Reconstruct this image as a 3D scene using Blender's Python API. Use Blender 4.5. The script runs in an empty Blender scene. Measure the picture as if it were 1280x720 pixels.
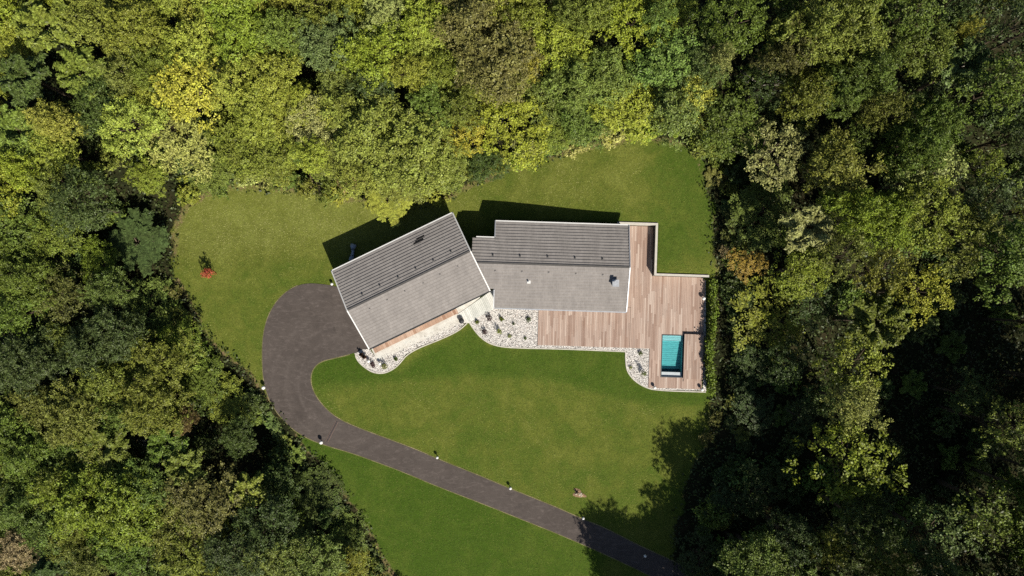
import bpy, bmesh, math, random
import numpy as np
from mathutils import Vector, Matrix
from mathutils.geometry import tessellate_polygon

# ------------------------------------------------------------------ camera, sky, sun, exposure
sc = bpy.context.scene
COL = sc.collection
H = 85.0            # flying height above the house platform, metres
S = 11.0            # photograph pixels (1280 wide) per metre at z = 0
SUN_EL, SUN_AZ = 43.0, 150.0
cam_d = bpy.data.cameras.new('camera'); cam = bpy.data.objects.new('camera', cam_d); COL.objects.link(cam)
cam.location = (0, 0, H); cam.rotation_euler = (0, 0, 0)
cam_d.sensor_width = 36.0; cam_d.lens = 36.0*H/(1280/S); cam_d.clip_start = 1.0; cam_d.clip_end = 3000
sc.camera = cam
world = bpy.data.worlds.new('World'); sc.world = world; world.use_nodes = True
wn = world.node_tree.nodes; wl = world.node_tree.links
bg = wn['Background']; sky = wn.new('ShaderNodeTexSky'); sky.sky_type = 'NISHITA'; sky.sun_disc = False
sky.sun_elevation = math.radians(SUN_EL); sky.sun_rotation = math.radians(SUN_AZ)
wl.new(sky.outputs[0], bg.inputs[0]); bg.inputs[1].default_value = 0.05
sun_d = bpy.data.lights.new('sun', 'SUN'); sun_d.energy = 4.6; sun_d.angle = math.radians(0.5); sun_d.color = (1.0, 0.93, 0.82)
sun = bpy.data.objects.new('sun', sun_d); COL.objects.link(sun)
sun.rotation_euler = (math.radians(90-SUN_EL), 0, math.radians(180-SUN_AZ)); sun.location = (30, -50, 60)
sc.view_settings.view_transform = 'Standard'; sc.view_settings.look = 'None'
sc.view_settings.exposure = 0.33; sc.view_settings.gamma = 1.0; sc.view_settings.use_curve_mapping = False
sc.render.engine = 'CYCLES'
sc.cycles.max_bounces = 5; sc.cycles.diffuse_bounces = 1; sc.cycles.glossy_bounces = 2
sc.cycles.transmission_bounces = 4; sc.cycles.transparent_max_bounces = 8
sc.cycles.use_denoising = False

rng = np.random.default_rng(7)
R_ = random.Random(11)

# ------------------------------------------------------------------ measuring: photo pixel at a known height -> metres
def P(u, v, z=0.0):
    k = (H-z)/H/S
    return ((u-640)*k, (360-v)*k)
A = math.radians(-1.8)                      # the main wing is turned 1.8 degrees
ca, sa = math.cos(A), math.sin(A)
def to_local(x, y): return (x*ca+y*sa, -x*sa+y*ca)
def to_world(x, y): return (x*ca-y*sa, x*sa+y*ca)
def PL(u, v, z=0.0): return to_local(*P(u, v, z))

# ------------------------------------------------------------------ object helpers
def tag(o, label=None, cat=None, group=None, kind=None):
    if label: o['label'] = label
    if cat: o['category'] = cat
    if group: o['group'] = group
    if kind: o['kind'] = kind
    return o
def empty(name, loc=(0, 0, 0), rz=0.0, **k):
    o = bpy.data.objects.new(name, None); COL.objects.link(o)
    o.location = loc; o.rotation_euler = (0, 0, rz); o.empty_display_size = 0.5
    return tag(o, **k)
def link(name, me, parent=None, mat=None):
    o = bpy.data.objects.new(name, me); COL.objects.link(o)
    if mat is not None and not me.materials: me.materials.append(mat)
    if parent: o.parent = parent
    return o

class MB:
    """collects shapes for ONE mesh object"""
    def __init__(s): s.v = []; s.f = []; s.m = []
    def add(s, vs, fs, mi=0):
        b = len(s.v); s.v += [tuple(p) for p in vs]; s.f += [tuple(b+i for i in f) for f in fs]; s.m += [mi]*len(fs)
    def box(s, x0, x1, y0, y1, z0, z1, mi=0):
        vs = [(x0,y0,z0),(x1,y0,z0),(x1,y1,z0),(x0,y1,z0),(x0,y0,z1),(x1,y0,z1),(x1,y1,z1),(x0,y1,z1)]
        s.add(vs, [(3,2,1,0),(4,5,6,7),(0,1,5,4),(1,2,6,5),(2,3,7,6),(3,0,4,7)], mi)
    def beam(s, p0, p1, w, h, mi=0, up=(0,0,1)):
        p0, p1 = Vector(p0), Vector(p1); d = (p1-p0).normalized(); up = Vector(up)
        side = d.cross(up).normalized(); u2 = side.cross(d).normalized()
        vs = []
        for p in (p0, p1):
            for a, b in ((-1,-1),(1,-1),(1,1),(-1,1)): vs.append(p+side*(a*w/2)+u2*(b*h/2))
        s.add(vs, [(0,1,2,3),(7,6,5,4),(0,4,5,1),(1,5,6,2),(2,6,7,3),(3,7,4,0)], mi)
    def prism(s, poly, z0, z1, mi=0):
        n = len(poly)
        ar = sum(poly[i][0]*poly[(i+1)%n][1]-poly[(i+1)%n][0]*poly[i][1] for i in range(n))
        if ar < 0: poly = poly[::-1]
        tri = tessellate_polygon([[Vector((p[0], p[1], 0)) for p in poly]])
        vs = [(p[0],p[1],z1) for p in poly]+[(p[0],p[1],z0) for p in poly]
        fs = []
        for t in tri:
            a, b, c = [poly[i] for i in t]
            if (b[0]-a[0])*(c[1]-a[1])-(b[1]-a[1])*(c[0]-a[0]) < 0: t = t[::-1]
            fs.append(tuple(t)); fs.append(tuple(n+i for i in t[::-1]))
        for i in range(n):
            j = (i+1) % n; fs.append((i, n+i, n+j, j))
        s.add(vs, fs, mi)
    def tube(s, pts, radii, n=8, mi=0, cap=True):
        pts = [Vector(p) for p in pts]; rings = []; b = []
        for i, p in enumerate(pts):
            d = (pts[min(i+1, len(pts)-1)]-pts[max(i-1, 0)]).normalized()
            a = Vector((1,0,0)) if abs(d.x) < .8 else Vector((0,1,0))
            e1 = d.cross(a).normalized(); e2 = d.cross(e1)
            for k in range(n):
                t = 2*math.pi*k/n; b.append(p+e1*(math.cos(t)*radii[i])+e2*(math.sin(t)*radii[i]))
        fs = []
        for i in range(len(pts)-1):
            for k in range(n):
                fs.append((i*n+k, i*n+(k+1) % n, (i+1)*n+(k+1) % n, (i+1)*n+k))
        if cap:
            fs.append(tuple(range(n-1, -1, -1))); fs.append(tuple((len(pts)-1)*n+k for k in range(n)))
        s.add(b, fs, mi)
    def ball(s, c, r, nu=14, nv=8, mi=0, sz=1.0):
        vs = [(c[0],c[1],c[2]-r*sz)]; fs = []
        for i in range(1, nv):
            t = -math.pi/2+math.pi*i/nv
            for k in range(nu):
                a = 2*math.pi*k/nu
                vs.append((c[0]+r*math.cos(t)*math.cos(a), c[1]+r*math.cos(t)*math.sin(a), c[2]+r*sz*math.sin(t)))
        vs.append((c[0],c[1],c[2]+r*sz)); top = len(vs)-1
        for k in range(nu):
            fs.append((0, 1+(k+1) % nu, 1+k)); fs.append((top, top-nu+k, top-nu+(k+1) % nu))
            for i in range(nv-2):
                a = 1+i*nu; fs.append((a+k, a+(k+1) % nu, a+nu+(k+1) % nu, a+nu+k))
        s.add(vs, fs, mi)
    def mesh(s, name, mats, smooth=False):
        me = bpy.data.meshes.new(name); me.from_pydata(s.v, [], s.f)
        for m in (mats if isinstance(mats, (list, tuple)) else [mats]): me.materials.append(m)
        me.polygons.foreach_set('material_index', s.m)
        if smooth: me.polygons.foreach_set('use_smooth', [True]*len(me.polygons))
        me.update(); return me
    def build(s, name, mats, parent=None, smooth=False):
        return link(name, s.mesh(name, mats, smooth), parent)

def np_mesh(name, verts, quads, mat=None):
    """fast mesh from numpy arrays (faces all of one size)"""
    me = bpy.data.meshes.new(name); n = quads.shape[1]
    me.vertices.add(len(verts)); me.vertices.foreach_set('co', verts.astype(np.float32).ravel())
    me.loops.add(quads.size); me.loops.foreach_set('vertex_index', quads.astype(np.int32).ravel())
    me.polygons.add(len(quads))
    me.polygons.foreach_set('loop_start', np.arange(0, quads.size, n, dtype=np.int32))
    me.polygons.foreach_set('loop_total', np.full(len(quads), n, dtype=np.int32))
    me.update(calc_edges=True)
    if mat: me.materials.append(mat)
    return me

# ------------------------------------------------------------------ material helpers
class NT:
    def __init__(s, name):
        s.mat = bpy.data.materials.new(name); s.mat.use_nodes = True
        s.t = s.mat.node_tree; s.n = s.t.nodes; s.l = s.t.links
        s.b = s.n['Principled BSDF']; s.out = s.n['Material Output']
    def new(s, typ, **kw):
        x = s.n.new(typ)
        for k, v in kw.items(): setattr(x, k, v)
        return x
    def put(s, sock, val):
        if isinstance(val, bpy.types.NodeSocket): s.l.new(val, sock)
        else: sock.default_value = val
    def noise(s, vec, scale, detail=3, rough=.55, dist=0.0):
        x = s.new('ShaderNodeTexNoise'); s.l.new(vec, x.inputs['Vector'])
        x.inputs['Scale'].default_value = scale; x.inputs['Detail'].default_value = detail
        x.inputs['Roughness'].default_value = rough; x.inputs['Distortion'].default_value = dist
        return x.outputs['Fac']
    def ramp(s, fac, stops):
        x = s.new('ShaderNodeValToRGB'); s.put(x.inputs[0], fac); e = x.color_ramp.elements
        while len(e) < len(stops): e.new(.5)
        for i, (p, c) in enumerate(stops):
            e[i].position = p; e[i].color = (c[0], c[1], c[2], 1) if not isinstance(c, (int, float)) else (c, c, c, 1)
        return x.outputs[0]
    def mix(s, fac, a, b, mode='MIX'):
        x = s.new('ShaderNodeMix', data_type='RGBA', blend_type=mode)
        s.put(x.inputs[0], fac)
        for sk, v in ((x.inputs[6], a), (x.inputs[7], b)):
            s.put(sk, v if not isinstance(v, tuple) or len(v) == 4 else (*v, 1))
        return x.outputs[2]
    def math(s, op, a, b=0.0, clamp=False):
        x = s.new('ShaderNodeMath', operation=op, use_clamp=clamp); s.put(x.inputs[0], a); s.put(x.inputs[1], b); return x.outputs[0]
    def bump(s, h, strength=.5, dist=.05):
        x = s.new('ShaderNodeBump'); x.inputs['Strength'].default_value = strength; x.inputs['Distance'].default_value = dist
        s.l.new(h, x.inputs['Height']); s.l.new(x.outputs[0], s.b.inputs['Normal'])
    def pos(s): return s.new('ShaderNodeNewGeometry').outputs['Position']
    def obj(s): return s.new('ShaderNodeTexCoord').outputs['Object']
    def island(s): return s.new('ShaderNodeNewGeometry').outputs['Random Per Island']
    def attr(s, name): return s.new('ShaderNodeAttribute', attribute_name=name).outputs['Fac']
    def set(s, color=None, rough=.8, spec=.3, metal=0.0):
        if color is not None: s.put(s.b.inputs['Base Color'], color if not isinstance(color, tuple) or len(color) == 4 else (*color, 1))
        s.put(s.b.inputs['Roughness'], rough); s.b.inputs['Specular IOR Level'].default_value = spec
        s.b.inputs['Metallic'].default_value = metal
        return s.mat

def plain(name, c, rough=.7, spec=.3, var=.12, scale=3.0, metal=0.0):
    t = NT(name); p = t.obj()
    f = t.noise(p, scale, 4)
    col = t.ramp(f, [(.3, tuple(x*(1-var) for x in c)), (.7, tuple(min(1, x*(1+var)) for x in c))])
    return t.set(col, rough, spec, metal)

MAT = {}
MAT['white_metal'] = plain('white painted metal', (.72,.72,.70), .5, var=.05)
MAT['dark_metal'] = plain('dark grey metal', (.035,.037,.04), .5)
MAT['grey_metal'] = plain('zinc metal', (.5,.52,.55), .4, .5, var=.1, metal=.3)
MAT['render'] = plain('pale wall render', (.62,.6,.55), .9, var=.08)
MAT['concrete'] = plain('pale concrete', (.56,.53,.46), .9, var=.18, scale=1.6)
MAT['globe'] = plain('opal lamp globe', (.85,.85,.82), .35, .5, var=.02)
MAT['soil'] = plain('bare soil', (.26,.17,.10), .95, var=.5, scale=6)
MAT['stone'] = plain('pale stone', (.45,.38,.30), .9, var=.3, scale=8)
MAT['terracotta'] = plain('terracotta pot', (.30,.12,.06), .8, var=.2)
MAT['tarp'] = plain('grey blue sheet', (.42,.47,.52), .6, var=.15, scale=2)
MAT['blue_plastic'] = plain('pale blue plastic', (.35,.5,.75), .5, var=.1)
MAT['glass_dark'] = plain('dark window glass', (.02,.025,.03), .08, .6, var=.1)

def mat_tile(yr=0.0, c_=.34):
    t = NT('grey concrete roof tile'); p = t.obj()
    mp = t.new('ShaderNodeMapping'); t.l.new(p, mp.inputs[0]); mp.inputs['Scale'].default_value = (1, 1, 0)
    br = t.new('ShaderNodeTexBrick'); t.l.new(mp.outputs[0], br.inputs['Vector'])
    br.inputs['Color1'].default_value = (.285,.265,.25,1); br.inputs['Color2'].default_value = (.32,.298,.28,1)
    br.inputs['Mortar'].default_value = (.23,.215,.205,1); br.inputs['Scale'].default_value = 1
    br.inputs['Mortar Size'].default_value = .012; br.inputs['Brick Width'].default_value = .42; br.inputs['Row Height'].default_value = .34
    br.inputs['Bias'].default_value = 0
    n1 = t.noise(p, .5, 4); n2 = t.noise(p, 9, 3)
    c = t.mix(1.0, br.outputs[0], t.ramp(n1, [(.3,.92),(.7,1.07)]), 'MULTIPLY')
    c = t.mix(1.0, c, t.ramp(n2, [(.3,.9),(.7,0.98)]), 'MULTIPLY')
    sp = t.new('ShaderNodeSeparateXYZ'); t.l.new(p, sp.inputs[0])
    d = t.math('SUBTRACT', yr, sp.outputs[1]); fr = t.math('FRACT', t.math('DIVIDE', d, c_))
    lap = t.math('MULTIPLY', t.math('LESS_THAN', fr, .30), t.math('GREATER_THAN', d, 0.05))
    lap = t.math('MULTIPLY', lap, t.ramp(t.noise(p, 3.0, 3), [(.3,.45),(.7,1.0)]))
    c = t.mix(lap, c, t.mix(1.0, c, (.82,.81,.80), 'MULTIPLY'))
    st = t.new('ShaderNodeMapping'); t.l.new(p, st.inputs[0]); st.inputs['Scale'].default_value = (2.2, .35, 1)
    c = t.mix(1.0, c, t.ramp(t.noise(st.outputs[0], 1.0, 4, .6), [(.3,.90),(.7,1.07)]), 'MULTIPLY')
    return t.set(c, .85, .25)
MAT['tile_dark'] = plain('dark new roof tile', (.012,.012,.013), .8)

def mat_boards(name, cols, greyed):
    t = NT(name); p = t.obj(); r = t.island()
    c = t.ramp(r, [(i/(len(cols)-1), x) for i, x in enumerate(cols)])
    mp = t.new('ShaderNodeMapping'); t.l.new(p, mp.inputs[0]); mp.inputs['Scale'].default_value = (14, .9, 1)
    g = t.noise(mp.outputs[0], 1.0, 5, .65)
    c = t.mix(1.0, c, t.ramp(g, [(.25,.82),(.75,1.15)]), 'MULTIPLY')
    w = t.noise(p, .35, 4)
    c = t.mix(t.ramp(w, [(.45,0.0),(.8,.35)]), c, greyed)
    return t.set(c, .75, .3)
MAT['deck'] = mat_boards('weathered deck boards', [(.36,.245,.19),(.48,.355,.288),(.285,.185,.14),(.575,.46,.385),(.41,.29,.23),(.46,.345,.28),(.32,.21,.16),(.60,.49,.415)], (.40,.325,.285))
MAT['deck_fresh'] = mat_boards('orange timber', [(.36,.22,.15),(.54,.39,.30),(.30,.17,.11),(.48,.32,.23)], (.5,.37,.28))

def mat_asphalt():
    t = NT('brownish asphalt'); p = t.pos()
    big = t.noise(p, .12, 5, .6); mid = t.noise(p, .9, 5, .6, 1.2); fine = t.noise(p, 22, 2)
    c = t.ramp(big, [(.3,(.074,.061,.054)),(.7,(.098,.082,.073))])
    # faint tyre scuffs: stretched, distorted streaks
    mp = t.new('ShaderNodeMapping'); t.l.new(p, mp.inputs[0]); mp.inputs['Scale'].default_value = (.5, 1.6, 1); mp.inputs['Rotation'].default_value = (0, 0, .9)
    st = t.noise(mp.outputs[0], 1.1, 6, .7, 2.5)
    c = t.mix(t.ramp(st, [(.52,0.0),(.68,.42)]), c, (.19,.16,.145))
    for (cx, cy, r0, w) in ((-19.090909, -10.909091, 6.6, .16), (-19.090909, -10.909091, 8.1, .16), (-19.090909, -10.909091, 5.2, .12)):
        ds = t.new('ShaderNodeVectorMath', operation='DISTANCE'); t.l.new(p, ds.inputs[0]); ds.inputs[1].default_value = (cx, cy, 0)
        ring = t.math('SUBTRACT', 1.0, t.math('DIVIDE', t.math('ABSOLUTE', t.math('SUBTRACT', ds.outputs['Value'], r0)), w*2), True)
        ring = t.math('MULTIPLY', ring, t.ramp(t.noise(p, .7, 5, .7), [(.42,0.0),(.62,.22)]))
        c = t.mix(ring, c, (.20,.172,.155))
    c = t.mix(t.ramp(t.noise(p, .55, 3, .5, .4), [(.66,0.0),(.75,.45)]), c, (.055,.046,.042))
    c = t.mix(1.0, c, t.ramp(mid, [(.3,.87),(.7,1.12)]), 'MULTIPLY')
    c = t.mix(1.0, c, t.ramp(fine, [(.2,.7),(.8,1.3)]), 'MULTIPLY')
    t.bump(fine, .4, .01)
    return t.set(c, .9, .25)
MAT['asphalt'] = mat_asphalt()

def mat_ground():
    t = NT('lawn and forest floor'); p = t.pos()
    big = t.noise(p, .07, 4, .6); mid = t.noise(p, .45, 5, .62, .6); cl = t.noise(p, 1.7, 4, .65); fine = t.noise(p, 6.5, 3, .7); vf = t.noise(p, 17, 2, .6)
    lush = t.attr('lush')
    m = t.math('ADD', t.math('MULTIPLY', big, .45), t.math('MULTIPLY', mid, .55))
    m = t.math('SUBTRACT', m, t.math('MULTIPLY', lush, .19))
    c = t.ramp(m, [(.26,(.053,.096,.010)),(.42,(.080,.118,.016)),(.52,(.110,.135,.021)),(.62,(.146,.164,.030)),(.78,(.190,.212,.045))])
    c = t.mix(1.0, c, t.ramp(cl, [(.25,.82),(.75,1.15)]), 'MULTIPLY')
    c = t.mix(1.0, c, t.ramp(fine, [(.22,.66),(.5,.98),(.8,1.46)]), 'MULTIPLY')
    c = t.mix(t.ramp(vf, [(.68,0.0),(.8,.45)]), c, (.30,.27,.10))
    # dry rim and earth
    er = t.math('ADD', t.attr('earth'), t.math('MULTIPLY', t.math('SUBTRACT', mid, .5), .9))
    er = t.math('ADD', er, t.math('MULTIPLY', t.math('SUBTRACT', fine, .5), .7))
    ec = t.ramp(fine, [(.25,(.10,.068,.035)),(.55,(.20,.145,.075)),(.8,(.30,.24,.13))])
    c = t.mix(t.ramp(er, [(.42,0.0),(.62,1.0)]), c, ec)
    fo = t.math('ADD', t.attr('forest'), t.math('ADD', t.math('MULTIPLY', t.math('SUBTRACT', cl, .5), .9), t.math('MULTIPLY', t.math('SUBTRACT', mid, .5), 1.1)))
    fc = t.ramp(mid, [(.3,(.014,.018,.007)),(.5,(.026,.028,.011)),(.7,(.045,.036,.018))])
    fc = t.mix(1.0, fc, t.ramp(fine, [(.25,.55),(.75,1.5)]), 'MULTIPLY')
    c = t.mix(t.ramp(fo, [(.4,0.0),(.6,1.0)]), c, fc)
    h = t.math('ADD', t.math('MULTIPLY', cl, .5), t.math('ADD', t.math('MULTIPLY', fine, .6), t.math('MULTIPLY', vf, .3)))
    t.bump(h, .45, .08)
    return t.set(c, .95, .1)
MAT['ground'] = mat_ground()

def mat_blade():
    t = NT('grass blades'); p = t.pos(); r = t.island()
    big = t.noise(p, .25, 4, .6)
    lush = t.attr('lush')
    m = t.math('SUBTRACT', t.math('ADD', t.math('MULTIPLY', big, .6), t.math('MULTIPLY', r, .4)), t.math('MULTIPLY', lush, .22))
    c = t.ramp(m, [(.2,(.060,.108,.012)),(.45,(.112,.148,.022)),(.65,(.175,.20,.037)),(.85,(.33,.335,.11))])
    return t.set(c, .8, .2)
MAT['blade'] = mat_blade()

def mat_gravel():
    t = NT('white and grey pebbles'); p = t.pos()
    vo = t.new('ShaderNodeTexVoronoi'); t.l.new(p, vo.inputs['Vector']); vo.inputs['Scale'].default_value = 9.5
    sep = t.new('ShaderNodeSeparateColor'); t.l.new(vo.outputs['Color'], sep.inputs[0])
    c = t.ramp(sep.outputs[0], [(0,(.16,.15,.14)),(.10,(.45,.43,.40)),(.25,(.70,.66,.61)),(.7,(.80,.77,.72)),(1,(.86,.84,.80))])
    c = t.mix(t.ramp(vo.outputs['Distance'], [(.5,0.0),(.8,.75)]), c, (.10,.09,.08))
    t.bump(t.math('SUBTRACT', 1.0, vo.outputs['Distance']), .9, .06)
    return t.set(c, .85, .25)
MAT['gravel'] = mat_gravel()
def mat_pebble():
    t = NT('loose pebbles'); r = t.island()
    c = t.ramp(r, [(0,(.07,.07,.065)),(.17,(.20,.19,.18)),(.24,(.62,.58,.54)),(.85,(.84,.82,.78)),(1,(.60,.50,.43))])
    return t.set(c, .75, .3)
MAT['pebble'] = mat_pebble()

def mat_paving():
    t = NT('pale stone paving'); p = t.obj()
    n = t.noise(p, 1.1, 5, .65); f = t.noise(p, 7, 3)
    c = t.ramp(n, [(.3,(.50,.47,.41)),(.55,(.68,.66,.60)),(.75,(.60,.62,.58))])
    c = t.mix(1.0, c, t.ramp(f, [(.25,.82),(.75,1.08)]), 'MULTIPLY')
    return t.set(c, .85, .25)
MAT['paving'] = mat_paving()
def mat_slats():
    t = NT('pale painted planks'); r = t.island(); p = t.obj()
    c = t.ramp(r, [(0,(.52,.53,.49)),(.5,(.66,.67,.62)),(1,(.74,.73,.68))])
    c = t.mix(1.0, c, t.ramp(t.noise(p, 5, 4), [(.3,.85),(.7,1.08)]), 'MULTIPLY')
    return t.set(c, .8, .25)
MAT['slats'] = mat_slats()

def mat_pool():
    t = NT('turquoise pool lining'); p = t.obj()
    c = t.ramp(t.noise(p, 2, 3), [(.3,(.16,.47,.50)),(.7,(.23,.58,.60))])
    return t.set(c, .5, .4)
MAT['pool'] = mat_pool()
def mat_water():
    t = NT('pool water'); t.n.remove(t.b); p = t.pos()
    tr = t.new('ShaderNodeBsdfTransparent'); tr.inputs[0].default_value = (.55,.84,.87,1)
    gl = t.new('ShaderNodeBsdfGlossy'); gl.inputs['Roughness'].default_value = .04
    fr = t.new('ShaderNodeFresnel'); fr.inputs[0].default_value = 1.33
    w = t.new('ShaderNodeTexWave'); t.l.new(p, w.inputs['Vector']); w.bands_direction = 'Y'
    w.inputs['Scale'].default_value = 1.2; w.inputs['Distortion'].default_value = 4; w.inputs['Detail'].default_value = 2
    bp = t.new('ShaderNodeBump'); bp.inputs['Strength'].default_value = .05; bp.inputs['Distance'].default_value = .05
    t.l.new(w.outputs['Fac'], bp.inputs['Height']); t.l.new(bp.outputs[0], gl.inputs['Normal']); t.l.new(bp.outputs[0], fr.inputs['Normal'])
    mx = t.new('ShaderNodeMixShader'); t.l.new(fr.outputs[0], mx.inputs[0]); t.l.new(tr.outputs[0], mx.inputs[1]); t.l.new(gl.outputs[0], mx.inputs[2])
    t.l.new(mx.outputs[0], t.out.inputs[0])
    return t.mat
MAT['water'] = mat_water()

def mat_leaf(name, own=None, trans=.14, hue=.04, val=(.5,1.7)):
    """leaf colour is the object's own colour, varied leaf by leaf and branch by branch"""
    t = NT(name); oi = t.new('ShaderNodeObjectInfo'); r = t.island(); p = t.obj()
    base = oi.outputs['Color'] if own is None else None
    hs = t.new('ShaderNodeHueSaturation')
    if base is not None: t.l.new(base, hs.inputs['Color'])
    else: hs.inputs['Color'].default_value = (*own, 1)
    cl = t.noise(p, .9, 3)
    t.l.new(t.math('ADD', .5-hue/2, t.math('MULTIPLY', cl, hue)), hs.inputs['Hue'])
    v = t.new('ShaderNodeMapRange'); t.l.new(r, v.inputs[0]); v.inputs[3].default_value = val[0]; v.inputs[4].default_value = val[1]
    vv = t.math('MULTIPLY', v.outputs[0], t.ramp(cl, [(.3,.8),(.7,1.2)]))
    t.l.new(vv, hs.inputs['Value'])
    t.set(hs.outputs[0], .5, .3)
    tl = t.new('ShaderNodeBsdfTranslucent'); t.l.new(hs.outputs[0], tl.inputs[0])
    mx = t.new('ShaderNodeMixShader'); mx.inputs[0].default_value = trans
    t.l.new(t.b.outputs[0], mx.inputs[1]); t.l.new(tl.outputs[0], mx.inputs[2]); t.l.new(mx.outputs[0], t.out.inputs[0])
    return t.mat
MAT['leaf'] = mat_leaf('tree leaves')
MAT['needle'] = mat_leaf('conifer needles', trans=.1)
def mat_bark(name, c):
    t = NT(name); p = t.obj(); mp = t.new('ShaderNodeMapping'); t.l.new(p, mp.inputs[0]); mp.inputs['Scale'].default_value = (6, 6, 1.2)
    n = t.noise(mp.outputs[0], 2, 5, .7)
    cc = t.ramp(n, [(.3, tuple(x*.55 for x in c)), (.7, tuple(x*1.35 for x in c))])
    t.bump(n, .6, .03); return t.set(cc, .95, .1)
MAT['bark'] = mat_bark('grey brown bark', (.11,.085,.06))
MAT['deadwood'] = mat_bark('bleached dead wood', (.42,.38,.33))

# ------------------------------------------------------------------ the lie of the land
def inpoly(x, y, poly):
    ins = np.zeros(np.shape(x), bool); n = len(poly); j = n-1
    for i in range(n):
        xi, yi = poly[i]; xj, yj = poly[j]
        c = ((yi > y) != (yj > y)) & (x < (xj-xi)*(y-yi)/((yj-yi)+1e-12)+xi); ins ^= c; j = i
    return ins
def polydist(x, y, poly, closed=True):
    d = np.full(np.shape(x), 1e9); n = len(poly)
    for i in range(n if closed else n-1):
        ax, ay = poly[i]; bx, by = poly[(i+1) % n]
        dx, dy = bx-ax, by-ay; L = dx*dx+dy*dy+1e-12
        t = np.clip(((x-ax)*dx+(y-ay)*dy)/L, 0, 1)
        d = np.minimum(d, np.hypot(x-ax-t*dx, y-ay-t*dy))
    return d
def sst(e0, e1, x):
    t = np.clip((x-e0)/(e1-e0), 0, 1); return t*t*(3-2*t)
LAWN_PX = [(218,268),(228,255),(244,242),(270,233),(300,229),(330,231),(352,228),(378,236),(402,240),(440,243),(470,252),(500,262),(545,250),(560,243),(578,238),
           (600,226),(622,216),(640,209),(660,204),(682,197),(700,190),(722,185),(745,182),(760,177),(800,171),(835,172),(858,182),(874,205),(884,235),(891,262),(893,300),(893,345),
           (892,480),(890,520),(886,552),(866,585),(854,615),(846,650),(842,690),(850,760),(850,800),(560,800),(520,770),(490,720),(474,690),(458,662),(440,635),(420,607),(402,585),(384,566),(366,544),(350,522),(334,500),
           (318,477),(304,464),(290,452),(276,440),(262,428),(250,405),(238,384),(228,366),(220,350),(216,320),(214,295)]
LAWN = [P(*q) for q in LAWN_PX]
def ragged(poly, seed, amp=.45, step=1.6):
    g = random.Random(seed); out = []
    for i in range(len(poly)):
        (ax, ay), (bx, by) = poly[i], poly[(i+1) % len(poly)]; L = math.hypot(bx-ax, by-ay); n = max(1, int(L/step))
        for k in range(n):
            t = k/n; out.append((ax+(bx-ax)*t+g.uniform(-amp, amp), ay+(by-ay)*t+g.uniform(-amp, amp)))
    return out
LAWN = ragged(LAWN, 5)
WEST_EDGE = [P(*q) for q in [(222,352),(240,388),(262,428),(290,452),(318,477),(350,522),(384,566),(420,607),(458,662),(490,720),(520,770)]]
NORTH_EDGE = [P(*q) for q in [(216,320),(214,290),(228,255),(270,233),(330,231),(402,240),(470,252),(545,250),(600,226),(660,204),(722,185),(800,171),(858,182)]]
EAST_EDGE = [P(*q) for q in [(858,182),(884,235),(893,300),(893,345),(892,480),(890,520),(886,552),(866,585)]]
LUSH1 = [P(*q) for q in [(350,525),(410,558),(500,590),(600,628),(700,668),(745,690),(745,760),(520,760)]]
LUSH2 = [P(*q) for q in [(392,455),(455,440),(500,470),(585,415),(610,440),(780,440),(785,480),(820,492),(880,492),(880,500),(800,498),(700,470),(600,462),(480,470),(395,478)]]
XW = PL(820.3, 311, 1.4)[0]          # retaining wall by the deck, main-wing axes
YN = PL(800, 279.5, 1.4)[1]
YS = PL(848, 344, 1.4)[1]
XN0 = PL(772, 279, 1.4)[0]
RAISE = 1.22
def gz(x, y):
    x = np.asarray(x, float); y = np.asarray(y, float)
    lx = x*ca+y*sa; ly = -x*sa+y*ca
    w = 4.0*sst(21.6, 25.0, lx)
    e = sst(XW-.03, XW+.03, lx)*sst(YS-.03-w, YS+.03+w, ly)
    n = sst(YN-.03, YN+.03, ly)*sst(-5, 13, lx)
    r = np.maximum(e*np.ones_like(n), n)*RAISE
    west = -.75*sst(16.5, 30, -x)*sst(1.5, 9, y)
    d = polydist(x, y, LAWN); out = ~inpoly(x, y, LAWN)
    f = np.where(out, d, 0.0)
    wave = .45*np.sin(x*.21+1.3)*np.cos(y*.17)+.25*np.sin(x*.5+y*.37)
    forest = wave*sst(1, 8, f)
    drop = np.where((x < -12) & (y < 2), -1.0*sst(.2, 2.2, f), 0.0)
    hill = .035*np.clip(y-14, 0, 60)*sst(0, 4, f)
    return r+west+forest+drop+hill
def gz1(x, y): return float(gz(np.array([x]), np.array([y]))[0])

def steps(lo, hi, d): return list(np.arange(lo, hi+1e-6, d))
gx = sorted(set([round(v, 4) for v in steps(-70, 70, .5)+[XW-.03, XW+.03]+[-900, -500, -300, -200, -140, -110, -90, -80, 80, 90, 110, 140, 200, 300, 500, 900]]))
gy = sorted(set([round(v, 4) for v in steps(-52, 46, .5)+[YN-.03, YN+.03, YS-.03, YS+.03]+[-900, -500, -300, -200, -140, -100, -80, -65, 55, 65, 80, 100, 140, 200, 300, 500, 900]]))
LX, LY = np.meshgrid(np.array(gx), np.array(gy))
WX = LX*ca-LY*sa; WY = LX*sa+LY*ca
Z = gz(WX, WY)
nxg, nyg = len(gx), len(gy)
idx = np.arange(nxg*nyg).reshape(nyg, nxg)
quads = np.stack([idx[:-1,:-1], idx[:-1,1:], idx[1:,1:], idx[1:,:-1]], -1).reshape(-1, 4)
DECK_POOL = None
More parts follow.
